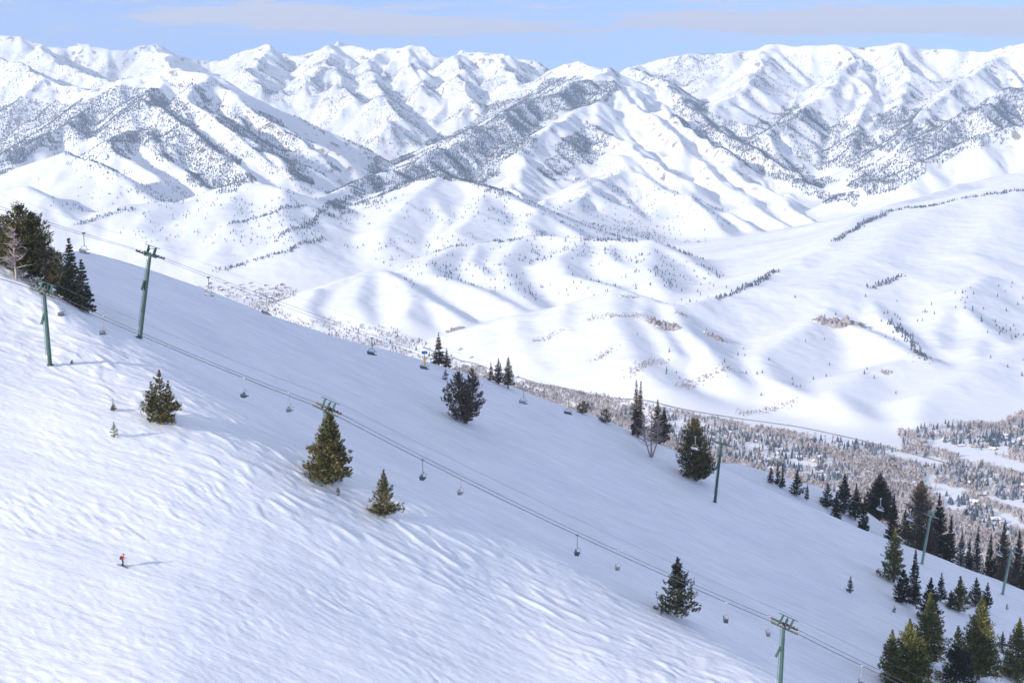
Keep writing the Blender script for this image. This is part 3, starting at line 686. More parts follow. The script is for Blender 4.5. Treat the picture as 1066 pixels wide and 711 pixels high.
conifer('fir_tree', 1043, 676, 657, 9, 'small dark fir left of the fir cut by the right edge', mat=K, group=RG)
conifer('pine_sapling', 1048, 635, 628, 5, 'tiny dark sapling in the open above the fir cut by the right edge', 'sapling', mat=K, dens=.4)
conifer('spruce_tree', 704, 642, 580, 48, 'dark spruce alone in the shaded slope with its pale trunk showing', mat=K, dens=1.3, ragged=.35, up=.35, bare=.1)

for px_, b_, t_, w_, m_, bk, lab_ in [
    (870, 540, 512, 14, K, 26, 'short dark fir between the two leftmost spruces of the skyline group'),
    (899, 552, 516, 16, K, 32, 'dark fir filling the gap left of the widest skyline conifer'),
    (929, 565, 514, 22, K, 46, 'dark fir close behind the right side of the widest skyline conifer'),
    (966, 582, 526, 20, Y_, 44, 'brownish fir showing between the two tall pines by the pale green tower'),
    (988, 590, 536, 18, K, 44, 'dark fir just right of the tall dark pine by the pale green tower'),
    (1008, 596, 560, 16, K, 46, 'short dark fir between the two snow-flecked spruces'),
    (1029, 604, 556, 20, K, 46, 'dark fir left of the tall brownish pine near the right edge'),
    (1066, 618, 560, 20, K, 44, 'dark fir cut by the right edge at the end of the skyline group')]:
    conifer('fir_tree', px_, b_, t_, w_, lab_, mat=m_, back=bk, group=BG, dens=1.3)
# ------------------------------------------------------------------ chairlifts
GREEN = noise_mat('green_tower_paint', (.028, .068, .055), (.052, .105, .082), .7, .5, .4)
PALEGREEN = noise_mat('pale_green_tower_paint', (.15, .26, .215), (.20, .32, .26), .7, .5, .4)
STEEL = noise_mat('galvanised_steel', (.22, .23, .25), (.38, .38, .40), 2, .45, .5, metal=.3)
DARKSTEEL = noise_mat('dark_steel', (.045, .055, .075), (.09, .10, .13), 2, .5, .4)
TANSHEAVE = noise_mat('tan_sheave_wheels', (.16, .12, .10), (.26, .20, .17), 2, .7, .2)
REDP = new_mat('red_sheave_cover', (.45, .05, .05), .5, .4)[0]
ROPE = new_mat('steel_rope', (.06, .06, .085), .6, .3)[0]
YELLOW = noise_mat('yellow_pad', (.75, .42, .06), (.85, .55, .12), 2, .6, .3)
BLUE = new_mat('blue_cover', (.06, .22, .48), .6, .3)[0]
SUNLIT_STEEL = noise_mat('sunlit_steel_frame', (.22, .22, .23), (.32, .31, .30), 2, .5, .4)  # same steel with sunlight put into its colour as a lighter copy
WHITEF = noise_mat('white_chair_frame', (.58, .58, .60), (.72, .71, .70), 2, .5, .4)
TOWER_GROUP = {1: 'towers of the nearer chairlift', 2: 'towers of the farther chairlift'}
def tower(px, basepy, top_pt, rad, ddir, label, mat, tilt, lift):
    """top_pt = where the sheaves sit; pole runs from the snow to it"""
    tx, ty, tz = top_pt
    bx, by = tx - tilt[0], ty - tilt[1]
    bz = float(hfg(bx, by)) - .6
    root = empty('lift_tower', (bx, by, bz), 0, label, 'lift tower', TOWER_GROUP[lift])
    top = Vector((tx - bx, ty - by, tz - bz))
    axis = top.normalized()
    b = MB(); b.tube([(0, 0, 0), top * .5, top], [rad, rad * .88, rad * .72], 12); b.build('pole', mat, root)
    b = MB(); b.disc((0, 0, .75), axis, rad * 1.5, .25, 14); b.build('base_flange', mat, root)
    d = Vector(ddir).normalized()                       # rope direction, down the line
    s = Vector((-d.y, d.x, 0)).normalized()              # across the line
    u = s.cross(d).normalized()
    if u.z < 0: u = -u
    A = Matrix((s, d, u)).transposed()
    gauge = GAUGE[lift] / 2
    b = MB(); b.box(top + u * .1, (gauge * 2 + 1.0, .5, .42), A); b.build('crossarm', mat, root, .04)
    fr = MB()
    for k in (-1, 1):
        fr.box(top + s * k * gauge * .1 + d * k * .95 + u * 1.05, (.22, .34, 1.9), A)
    for k in (-1, 1): fr.box(top + s * k * gauge * .62 + u * .85, (.16, .2, 1.3), A)
    fr.box(top + u * 1.98, (.12, 3.6, .12), A); fr.box(top + u * 1.55, (gauge * 1.5, .16, .14), A)
    fr.build('lifting_frame', mat, root)
    for k in (-1, 1):
        bm_ = MB(); c = top + s * k * gauge + u * .18
        bm_.box(c, (.16, 5.0, .22), A)
        tr = bm_.build('sheave_train', mat, root)
        for i in range(8):
            wl = MB(); wl.disc(c + d * (-2.3 + i * .66) + u * .22, s, .19, .1, 12)
            wl.build('sheave', TANSHEAVE, tr)
        cv = MB(); cv.box(c + d * .55 + u * .12 + s * .12, (.12, .55, .35), A); cv.build('sheave_cover', REDP, tr); cv = MB(); cv.box(c - d * 1.75 + u * .12 + s * .12, (.12, .4, .3), A); cv.build('sheave_cover', REDP, tr)
    # ladder on the uphill side
    ld = MB(); side = -d; side = Vector((side.x, side.y, 0)).normalized(); across = Vector((-side.y, side.x, 0))
    off = side * (rad + .18)
    for k in (-.22, .22):
        ld.tube([axis * (top.length * .18) + off + across * k, axis * (top.length * .97) + off * .85 + across * k], .03, 4)
    n = int(top.length * .8 / .35)
    for i in range(n):
        p = axis * (top.length * (.18 + .79 * i / n)) + off * (1 - .15 * i / n); ld.tube([p - across * .22, p + across * .22], .022, 4)
    ld.build('ladder', mat, root)
    pb = MB(); pb.box(axis * top.length * .66 + off * 1.15, (.38, .42, 2.0), A); pb.build('control_box', GREEN, root, .03)
    return root
GAUGE = {1: 2.0, 2: 3.0}
def chair(P, ddir, label, group, frame, seatm, kind='plain', size=1.0, swing=0.0):
    root = empty('lift_chair', P, 0, label, 'chairlift chair', group)
    d = Vector((ddir.x, ddir.y, 0)).normalized(); s = Vector((-d.y, d.x, 0))
    up_ = Vector((0, 0, 1))
    rot = Matrix.Rotation(swing, 3, s)
    A = rot @ Matrix((s, d, up_)).transposed()
    def q(a, b, c): return A @ Vector((a, b, c)) * size
    g = MB(); g.box(q(0, 0, .02), (.26 * size, .5 * size, .22 * size), A); g.build('grip', frame, root)
    h = MB(); h.tube([q(0, 0, 0), q(0, 0, -1.75), q(0, .08, -1.95)], .055 * size, 6); h.build('hanger', YELLOW if kind == 'yellow' else frame, root)
    if kind == 'yellow':
        p = MB(); p.box(q(0, 0, -1.2), (.24 * size, .26 * size, 1.5 * size), A); p.build('hanger_pad', YELLOW, root, .02)
    if kind == 'blue_top':
        p = MB(); p.box(q(0, 0, .12), (.7 * size, .9 * size, .5 * size), A); p.build('grip_cover', BLUE, root, .03)
        p = MB(); p.box(q(0, 0, -1.5), (.24 * size, .28 * size, 1.9 * size), A); p.build('hanger_pad', YELLOW, root, .02)
    W2 = 1.0
    b = MB()
    b.tube([q(0, .08, -1.95), q(-W2 * .6, .05, -2.05), q(-W2, -.1, -2.4), q(-W2, -.25, -3.0), q(-W2, .35, -3.12)], .04 * size, 6)
    b.tube([q(0, .08, -1.95), q(W2 * .6, .05, -2.05), q(W2, -.1, -2.4), q(W2, -.25, -3.0), q(W2, .35, -3.12)], .04 * size, 6)
    b.tube([q(-W2, -.25, -3.0), q(W2, -.25, -3.0)], .035 * size, 6)
    b.build('frame', frame, root)
    b = MB(); b.box(q(0, .08, -3.06), (2.0 * size, .62 * size, .09 * size), A); b.build('seat', seatm, root, .02)
    b = MB(); M2 = A @ Matrix.Rotation(R(12), 3, 'X'); b.box(q(0, -.32, -2.72), (2.0 * size, .08 * size, .5 * size), M2); b.build('backrest', seatm, root, .02)
    b = MB()
    b.tube([q(-W2 * .95, -.2, -2.42), q(-W2 * .9, .45, -2.5), q(W2 * .9, .45, -2.5), q(W2 * .95, -.2, -2.42)], .03 * size, 6)
    b.build('safety_bar', frame, root)
    return root
class Line:
    """one strand of rope hung between supports, with sag"""
    def __init__(s, sup, sag): s.sup = [Vector(p) for p in sup]; s.sag = sag
    def pts(s, n=24):
        out = []
        for i in range(len(s.sup) - 1):
            a, b = s.sup[i], s.sup[i + 1]
            for k in range(n + (i == len(s.sup) - 2)):
                t = k / n; p = a.lerp(b, t); p.z -= 4 * s.sag[i] * t * (1 - t); out.append(p)
        return out
    def at_px(s, px):
        P = s.pts(60)
        best = min(range(len(P)), key=lambda i: abs(project(P[i].x, P[i].y, P[i].z)[0] - px))
        j = min(best + 1, len(P) - 1); i = max(best - 1, 0)
        # refine
        a, b = P[i], P[j]; lo, hi = 0., 1.
        for _ in range(30):
            m = (lo + hi) / 2; p = a.lerp(b, m)
            if (project(p.x, p.y, p.z)[0] < px): lo = m
            else: hi = m
        return a.lerp(b, (lo + hi) / 2), (b - a).normalized()
def rope(name, line, rad, label, group, cat='cable'):
    b = MB(); b.tube(line.pts(), rad, 5); o = b.build(name, ROPE, None)
    return tag(o, label, cat, group)
def solve_line(p0, p1, keys):
    """points on the vertical plane of the lift (plan line through p0,p1) seen at the given pixels"""
    out = []
    dx, dy = p1[0] - p0[0], p1[1] - p0[1]
    for (px, py) in keys:
        u, s = slopes(px, py)
        # x = u*y and on plan line: (x-x0)*dy = (y-y0)*dx
        y = (p0[0] * dy - p0[1] * dx) / (u * dy - dx)
        out.append(Vector((float(u * y), float(y), float(s * y))))
    return out
# nearer lift
b1 = ground_hit(48, 380); b3 = ground_hit(815, 727)
P0 = (b1[0], b1[1]); P1 = (b3[0], b3[1])
K1 = solve_line(P0, P1, [(-260, 190), (46, 303), (340, 425), (816, 650), (1240, 838)])
d1 = (K1[3] - K1[2]).normalized()
s1 = Vector((-d1.y, d1.x, 0)).normalized() * GAUGE[1] / 2
if s1.y > 0: s1 = -s1
near1 = Line([p + s1 for p in K1], [.8, .5, 1.15, 1.2]); far1 = Line([p - s1 for p in K1], [.8, .7, 1.25, 1.2])
comm1 = Line([p + Vector((0, .6, 2.0)) for p in K1], [.5, .5, .8, .8])
for i, (px, lab, tl) in enumerate([(48, 'sunlit green lift tower at the far left, in front of the pine clump', (-.35, 0)), (340, 'green lift tower almost hidden behind the big dense pine', (.9, 0)), (815, 'green lift tower at the bottom edge with its base out of view', (.35, 0))]):
    k = K1[i + 1]; dd = (K1[i + 2] - K1[i]).normalized()
    tower(px, 0, (k.x, k.y, k.z - .45), .40, dd, lab, GREEN, tl, 1)
RG1 = 'ropes of the nearer chairlift'
rope('haul_rope', near1, .062, 'thick dark haul rope of the nearer chairlift, strand on the viewer side', RG1)
rope('haul_rope', far1, .045, 'haul rope of the nearer chairlift, strand on the far side', RG1)
rope('communication_cable', comm1, .022, 'thin cable strung above the haul ropes of the nearer chairlift', RG1)
CG1 = 'chairs of the nearer chairlift'
for px, ln, fm, sm, lab in [
    (64, far1, SUNLIT_STEEL, STEEL, 'pale sunlit chair just right of the leftmost lift tower'),
    (107, far1, SUNLIT_STEEL, STEEL, 'pale sunlit chair hanging just right of the left pine clump'),
    (254, near1, STEEL, DARKSTEEL, 'steel chair in the middle between the leaning tower and the big dense pine'),
    (301, far1, SUNLIT_STEEL, STEEL, 'pale sunlit chair just left of the big dense pine'),
    (440, near1, DARKSTEEL, DARKSTEEL, 'dark chair right of and above the upswept pine'),
    (479, far1, SUNLIT_STEEL, STEEL, 'pale sunlit chair next down the rope from the dark chair by the upswept pine'),
    (601, near1, DARKSTEEL, DARKSTEEL, 'dark chair halfway between the upswept pine and the lone dark spruce'),
    (643, far1, SUNLIT_STEEL, STEEL, 'pale sunlit chair to the left of the lone dark spruce'),
    (756, near1, STEEL, DARKSTEEL, 'steel chair right of the lone dark spruce'),
    (800, far1, SUNLIT_STEEL, STEEL, 'pale sunlit chair touching the left side of the bottom lift tower'),
    (897, near1, STEEL, DARKSTEEL, 'chair at the bottom edge between the lift tower and the broadest tree')]:
    p, dd = ln.at_px(px)
    chair(p, dd, lab, CG1, fm, sm, size=1.1)
# farther lift
b2 = ground_hit(145, 352); b4 = ground_hit(744, 523)
K2 = solve_line(b2[:2], b4[:2], [(-240, 128), (156, 264), (751, 461), (969, 536), (1053, 572), (1230, 640)])
K2[3] = Vector(pt(969, 536, 478)); K2[4] = Vector(pt(1053, 572, 489)); K2[5] = Vector(pt(1230, 640, 520))
d2 = (K2[2] - K2[1]).normalized()
s2 = Vector((-d2.y, d2.x, 0)).normalized() * GAUGE[2] / 2
if s2.y > 0: s2 = -s2
near2 = Line([p + s2 for p in K2], [1.0, 2.4, .6, .4, .5]); far2 = Line([p - s2 for p in K2], [1.2, 3.0, .7, .4, .5])
comm2 = Line([p + Vector((0, .5, 2.0)) for p in K2], [.6, 1.4, .4, .3, .3])
for i, (base, tm, lab) in enumerate([((145, 352), GREEN, 'tall dark green lift tower leaning right on the shaded slope'), ((744, 523), GREEN, 'green lift tower beside the rounded olive pine on the skyline'), ((961, 568), PALEGREEN, 'pale green lift tower in front of the dark skyline pines'), ((1049, 604), PALEGREEN, 'rightmost pale green lift tower near the edge of the view')]):
    k = K2[i + 1]; g = solve_line(b2[:2], b4[:2], [base])[0]
    dd = (K2[i + 2] - K2[i]).normalized()
    tower(base[0], 0, (k.x, k.y, k.z - .5), .46, dd, lab, tm, (k.x - g.x, k.y - g.y) if i < 2 else (2.3, 0), 2)
RG2 = 'ropes of the farther chairlift'
rope('haul_rope', near2, .034, 'haul rope of the farther chairlift, strand on the viewer side', RG2)
rope('haul_rope', far2, .03, 'haul rope of the farther chairlift, strand on the far side', RG2)
rope('communication_cable', comm2, .014, 'thin cable above the haul ropes of the farther chairlift', RG2)
CG2 = 'chairs of the farther chairlift'
for px, ln, fm, sm, kd, lab in [
    (87, near2, DARKSTEEL, DARKSTEEL, 'plain', 'chair against the snowy hills between the left pine clump and the leaning tower'),
    (217, far2, DARKSTEEL, STEEL, 'plain', 'chair against the valley town, first one right of the leaning tower'),
    (277, near2, SUNLIT_STEEL, DARKSTEEL, 'plain', 'chair touching the skyline where the town meets the white hill'),
    (387, far2, DARKSTEEL, DARKSTEEL, 'plain', 'chair just below the skyline left of the blue-topped one'),
    (442, near2, STEEL, DARKSTEEL, 'blue_top', 'chair with a blue box on top and a yellow padded hanger'),
    (545, far2, SUNLIT_STEEL, STEEL, 'plain', 'grey chair just below the three skyline firs'),
    (592, near2, STEEL, DARKSTEEL, 'yellow', 'chair with a yellow padded hanger left of the low bushy pines'),
    (724, far2, SUNLIT_STEEL, WHITEF, 'plain', 'pale chair in front of the rounded olive pine'),
    (917, near2, WHITEF, WHITEF, 'plain', 'white chair in front of the widest dark skyline conifer'),
    (948, far2, WHITEF, WHITEF, 'plain', 'pale chair just left of the pale green lift tower'),
    (1041, near2, WHITEF, WHITEF, 'plain', 'white chair just left of the rightmost lift tower')]:
    p, dd = ln.at_px(px)
    chair(p, dd, lab, CG2, fm, sm, kd, size=1.25 if px < 800 else 1.3)
# ------------------------------------------------------------------ the skier
JACKET = new_mat('red_jacket_cloth', (.42, .012, .012), .7, .2)[0]; PANTS = new_mat('navy_trousers', (.015, .02, .05), .8, .2)[0]
SKIN = new_mat('skin', (.55, .33, .24), .6, .3)[0]; PACKM = new_mat('dark_green_pack_cloth', (.02, .035, .03), .8, .2)[0]
BOOT = new_mat('black_plastic', (.02, .02, .025), .4, .4)[0]; SKIM = new_mat('grey_ski', (.12, .12, .14), .4, .4)[0]
def skin_chain(verts, edges, root, mat_fn, name, parent=None, sub=2):
    me = bpy.data.meshes.new(name); me.from_pydata([v[0] for v in verts], edges, []); me.update()
    o = mesh_obj(name, me, parent)
    md = o.modifiers.new('skin', 'SKIN'); md.use_smooth_shade = True
    for i, v in enumerate(verts):
        sv = me.skin_vertices[0].data[i]; sv.radius = v[1] if isinstance(v[1], tuple) else (v[1], v[1]); sv.use_root = (i == root)
    o.modifiers.new('sub', 'SUBSURF').levels = sub; o.modifiers['sub'].render_levels = sub
    dg = bpy.context.evaluated_depsgraph_get(); nm = bpy.data.meshes.new_from_object(o.evaluated_get(dg)); o.modifiers.clear(); o.data = nm; nm.name = name
    return o
sx, sy, sz = ground_hit(127.5, 590)
# he faces +X (to the right), knees bent, on a slope falling to the right
def gz(dx, dy): return float(hfg(sx + dx, sy + dy)) + float(ripples(np.array(sx + dx), np.array(sy + dy))) - sz
fz = gz(0, 0) + .06
V_ = [((0.02, 0, .92 + fz), (.15, .17)), ((.05, 0, 1.12 + fz), (.14, .17)), ((.13, 0, 1.35 + fz), (.14, .19)), ((.17, 0, 1.50 + fz), (.075, .08)), ((.20, 0, 1.58 + fz), (.06, .06)), ((.22, 0, 1.68 + fz), (.10, .085)), ((.22, 0, 1.79 + fz), (.085, .075)),
      ((.02, .11, .86 + fz), .10), ((.14, .13, .50 + fz), .075), ((0, .14, .12 + fz), .055), ((.02, -.11, .86 + fz), .10), ((.16, -.13, .50 + fz), .075), ((.02, -.14, .12 + fz), .055),
      ((.14, .20, 1.44 + fz), .075), ((.16, .30, 1.18 + fz), .055), ((.40, .30, 1.10 + fz), .04), ((.14, -.20, 1.44 + fz), .075), ((.16, -.30, 1.18 + fz), .055), ((.40, -.30, 1.10 + fz), .04)]
E_ = [(0, 1), (1, 2), (2, 3), (3, 4), (4, 5), (5, 6), (0, 7), (7, 8), (8, 9), (0, 10), (10, 11), (11, 12), (2, 13), (13, 14), (14, 15), (2, 16), (16, 17), (17, 18)]
person = skin_chain(V_, E_, 0, None, 'person')
for m_ in (JACKET, PANTS, SKIN): person.data.materials.append(m_)
for p_ in person.data.polygons:
    z_ = p_.center.z - fz; p_.material_index = 1 if z_ < .90 else (2 if z_ > 1.55 else 0)
person.location = (sx, sy, sz)
tag(person, 'skier in a red jacket and dark trousers standing on the sunlit slope', 'person')
hb = bmesh.new(); bmesh.ops.create_uvsphere(hb, u_segments=14, v_segments=9, radius=.145, matrix=Matrix.Translation((.22, 0, 1.76 + fz)) @ Matrix.Diagonal((1.1, .95, .9, 1)))
bmesh.ops.delete(hb, geom=[v for v in hb.verts if v.co.z < 1.70 + fz], context='VERTS')
hm = bpy.data.meshes.new('helmet'); hb.to_mesh(hm); hb.free(); hm.materials.append(JACKET); mesh_obj('helmet', hm, person)
gg = MB(); gg.box((.335, 0, 1.70 + fz), (.06, .18, .08)); gg.build('goggles', BOOT, person, .015)
for k in (-1, 1):
    b = MB(); b.box((.05, k * .14, .10 + fz), (.32, .12, .13)); b.box((0, k * .14, .25 + fz), (.15, .12, .24)); b.build('boot', BOOT, person, .02)
    for q in range(5):
        h_ = MB(); t_ = .02 * (q - 2)
        ln_ = (.055, .075, .08, .075, .06)[q]
        if q == 0: h_.tube([(.42, k * .30, 1.11 + fz), (.45, k * .27, 1.11 + fz), (.48, k * .275, 1.10 + fz)], [.018, .016, .012], 6)
        else: h_.tube([(.43, k * .30 + t_ * .2, 1.10 + fz - t_), (.43 + ln_, k * .31, 1.10 + fz - t_), (.43 + ln_, k * .34, 1.09 + fz - t_)], [.016, .014, .011], 6)
        h_.build('finger', BOOT, person)
pk = MB(); pk.box((-.17, 0, 1.24 + fz), (.24, .34, .52), Matrix.Rotation(R(10), 3, 'Y')); pkr = pk.build('backpack', PACKM, None, .05); pkr.location = (sx, sy, sz)
tag(pkr, 'dark green backpack on the red-jacketed skier', 'backpack')
pp = MB(); pp.box((-.31, 0, 1.16 + fz), (.08, .24, .25), Matrix.Rotation(R(10), 3, 'Y')); pp.build('front_pocket', PACKM, pkr, .02)
for k, side in ((-1, 'nearer to the viewer'), (1, 'farther from the viewer')):
    b = MB(); z0, z1 = gz(-.8, k * .14) + .03, gz(.9, k * .14) + .03
    b.tube([(-.75, k * .14, z0), (0, k * .14, fz), (.8, k * .14, z1), (.95, k * .14, z1 + .06)], [.045, .05, .05, .03], 6)
    o = b.build('ski', SKIM); o.location = (sx, sy, sz); tag(o, 'ski under the foot of the skier that is ' + side, 'ski', 'pair of skis')
    b = MB(); px_ = .62; b.tube([(.45, k * .32, 1.16 + fz), (px_, k * .42, gz(px_, k * .42))], .013, 5)
    o = b.build('ski_pole', BOOT); o.location = (sx, sy, sz); tag(o, 'ski pole held in the hand of the skier that is ' + side, 'ski pole', 'pair of ski poles')
    g_ = MB(); g_.disc((px_ - .01, k * .415, gz(px_, k * .42) + .09), (0, 0, 1), .045, .012); g_.build('basket', BOOT, o)
# ------------------------------------------------------------------ woods, valley, houses
def far_hit(px, py, lo=2200, hi=16500):
    u, s = slopes(px, py); u = np.atleast_1d(u); s = np.atleast_1d(s)
    Ds = np.geomspace(lo, hi, 900)
    d = hfar(u[:, None] * Ds, np.broadcast_to(Ds, (len(u), len(Ds)))) - s[:, None] * Ds
    k = np.argmax(d > 0, axis=1); bad = ~(d > 0).any(axis=1); k[bad] = np.argmax(d[bad], axis=1) if bad.any() else 0
    k1 = np.maximum(k - 1, 0); i = np.arange(len(u))
    a = d[i, k1]; b = d[i, k]; t = np.where(b - a > 1e-6, np.clip(-a / np.where(b - a > 1e-6, b - a, 1), 0, 1), 1)
    D = Ds[k1] + (Ds[k] - Ds[k1]) * t
    return u * D, D, hfar(u * D, D)
def inpoly(x, y, P):
    r = np.zeros(x.shape, bool); n = len(P); j = n - 1
    for i in range(n):
        xi, yi = P[i]; xj, yj = P[j]
        if yi != yj: r ^= ((yi > y) != (yj > y)) & (x < (xj - xi) * (y - yi) / (yj - yi) + xi)
        j = i
    return r
def visible_mask(X, Y, Z):
    """true where nothing of the far terrain stands clearly in front (used to skip woods nobody sees)"""
    ok = np.ones(len(X), bool)
    for f in np.linspace(.55, .985, 34):
        ok &= hfar(X * f, Y * f) < Z * f + 22
    return ok
CONE = noise_mat('distant_conifers', (.055, .073, .10), (.115, .14, .18), .01, .9, .05, 2, .3, .7, coords='World')  # blue of shade and distance is mixed into the tree colour
TWIG = noise_mat('bare_valley_trees', (.33, .285, .28), (.53, .47, .455), .012, .9, .05, 3, .3, .7, coords='World')
BRUSH = noise_mat('brush', (.22, .16, .13), (.36, .27, .22), .02, .9, .05, 3, .3, .7, coords='World')
def cones(name, X, Y, Z, H, Wd, mat, label, cat, sides=5):
    n = len(X); rs = np.random.RandomState(3)
    lean = rs.rand(n) * 6.28
    V = np.zeros((n, sides + 1, 3), np.float32)
    for k in range(sides):
        a = lean + 2 * np.pi * k / sides; q = Wd * (.8 + .4 * rs.rand(n)) * .5
        V[:, k] = np.stack([X + q * np.cos(a), Y + q * np.sin(a), Z - .06 * H], 1)
    V[:, sides] = np.stack([X, Y, Z + H], 1)
    base = (np.arange(n) * (sides + 1))[:, None, None]
    Fc = np.array([[k, (k + 1) % sides, sides] for k in range(sides)])[None] + base
    o = mesh_obj(name, np_mesh(name, V.reshape(-1, 3), Fc.reshape(-1, 3), mat))
    return tag(o, label, cat, kind='stuff')
WOODS = [ # polygon in the photo, density 0..1, patchiness
 ([(-60, 118), (20, 108), (62, 112), (100, 100), (130, 92), (165, 100), (200, 122), (222, 148), (255, 170), (262, 190), (240, 202), (205, 190), (175, 168), (140, 150), (100, 152), (60, 150), (0, 180), (-60, 190)], .95, .35),
 ([(160, 80), (215, 84), (262, 116), (315, 142), (345, 158), (360, 172), (330, 188), (300, 190), (255, 165), (215, 118)], .55, .9),
 ([(0, 55), (110, 60), (165, 72), (110, 92), (40, 105), (0, 108)], .16, 1),
 ([(228, 70), (345, 58), (372, 100), (425, 152), (390, 170), (335, 142), (270, 98)], .22, 1),
 ([(0, 150), (100, 150), (140, 152), (130, 190), (60, 160), (0, 176)], .3, 1),
 ([(350, 70), (480, 64), (440, 100), (450, 135), (430, 155), (400, 130)], .16, 1),
 ([(372, 78), (560, 62), (600, 82), (520, 104), (480, 125), (410, 125)], .20, 1),
 ([(398, 205), (420, 162), (470, 138), (520, 108), (580, 84), (632, 82), (645, 96), (618, 108), (560, 132), (548, 158), (500, 190), (455, 182)], .95, .4),
 ([(335, 228), (350, 196), (410, 160), (440, 166), (425, 190), (390, 212)], .5, 1),
 ([(565, 178), (578, 150), (618, 128), (642, 145), (640, 160), (600, 178), (588, 190)], .75, .7),
 ([(455, 182), (500, 188), (520, 198), (590, 238), (605, 246), (560, 218), (500, 196)], .6, .8),
 ([(640, 80), (655, 68), (735, 58), (765, 75), (722, 108), (690, 96)], .3, 1),
 ([(690, 92), (722, 102), (765, 130), (802, 158), (848, 184), (893, 206), (886, 218), (845, 200), (795, 184), (755, 158), (712, 130)], .95, .45),
 ([(768, 135), (800, 118), (832, 112), (868, 122), (905, 128), (912, 165), (888, 184), (858, 178), (810, 152)], .7, .8),
 ([(912, 122), (945, 100), (965, 118), (962, 132), (925, 155), (915, 150)], .75, .6),
 ([(884, 190), (930, 155), (985, 122), (1030, 104), (1090, 88), (1090, 118), (1040, 140), (1000, 160), (945, 190), (902, 208)], 1.0, .25),
 ([(1000, 120), (1090, 100), (1090, 150), (1030, 150), (960, 170), (1000, 150)], .55, .9),
 ([(770, 62), (1066, 56), (1080, 92), (1000, 108), (940, 122), (895, 88), (800, 92)], .13, 1),
 ([(560, 150), (700, 190), (760, 230), (720, 262), (640, 240), (570, 215)], .05, 1),
 ([(120, 205), (330, 195), (345, 250), (240, 262), (100, 245)], .06, 1),
 ([(350, 200), (620, 200), (760, 290), (620, 310), (420, 300), (350, 250)], .05, 1),
 ([(500, 252), (640, 248), (690, 285), (620, 278), (520, 275)], .09, 1),
 ([(0, 160), (250, 170), (240, 235), (60, 240), (0, 215)], .04, 1),
 ([(890, 300), (1090, 300), (1090, 440), (900, 440), (880, 380)], .022, 1),
 ([(650, 300), (880, 300), (880, 430), (690, 420)], .015, 1),
 ([(715, 60), (1000, 60), (900, 120), (780, 140)], .06, 1),
]
def build_woods():
    rs = np.random.RandomState(5); XX = []; 
    N = 2400000
    D = (rs.rand(N) * (15500 ** 2 - 3500 ** 2) + 3500 ** 2) ** .5; U = rs.rand(N) * .82 - .41
    X = U * D; Y = D; Z = hfar(X, Y); px, py = project(X, Y, Z)
    dens = np.zeros(N)
    pre = np.zeros(N, bool)
    for P, d, patch in WOODS: pre |= (px > min(a[0] for a in P) - 20) & (px < max(a[0] for a in P) + 20) & (py > min(a[1] for a in P) - 14) & (py < max(a[1] for a in P) + 14)
    X, Y, Z, px, py = X[pre], Y[pre], Z[pre], px[pre], py[pre]; N = len(X); dens = np.zeros(N)
    px = px + 14 * fbm(X / 380, Y / 380, 3, 130); py = py + 9 * fbm(X / 300, Y / 300, 3, 140)
    n1 = fbm(X / 420, Y / 420, 4, 90); n2 = perlin(X / 95, Y / 95, 95)
    gxx = (hfar(X + 30, Y) - hfar(X - 30, Y)) / 60; gyy = (hfar(X, Y + 30) - hfar(X, Y - 30)) / 60
    asp = sstep(-.05, .32, -(gxx * .8 + gyy * .6))
    for P, d, patch in WOODS:
        m = inpoly(px, py, P)
        v = d * (1 - patch + patch * sstep(-.45, .5, n1 + .7 * n2) * 1.5)
        dens = np.where(m, np.maximum(dens, v), dens)
    keep = rs.rand(N) < dens * dens ** .25 * (.5 + 1.3 * asp)
    X, Y, Z = X[keep], Y[keep], Z[keep]
    v = visible_mask(X, Y, Z); X, Y, Z = X[v], Y[v], Z[v]
    n = len(X); print('woods', n)
    H = 7 + 7 * rs.rand(n); H = np.where(Y < 7000, 7 + 7 * rs.rand(n), H)
    cones('conifer_wood', X, Y, Z, H, H * .42, CONE, 'blue-grey conifer woods spread over the far mountainsides', 'wood')
def along(lines, step, width, jitter=1.0, seed=1):
    rs = np.random.RandomState(seed); out = []
    for pts in lines:
        hx, hy, hz = far_hit([p[0] for p in pts], [p[1] for p in pts])
        for i in range(len(hx) - 1):
            L_ = math.hypot(hx[i + 1] - hx[i], hy[i + 1] - hy[i]); n = max(2, int(L_ / step * (width / 20 + .6)))
            t = rs.rand(n)
            out.append(np.stack([hx[i] + t * (hx[i + 1] - hx[i]) + rs.randn(n) * width * .5, hy[i] + t * (hy[i + 1] - hy[i]) + rs.randn(n) * width * .5], 1))
    P = np.concatenate(out); return P[:, 0], P[:, 1], hfar(P[:, 0], P[:, 1])
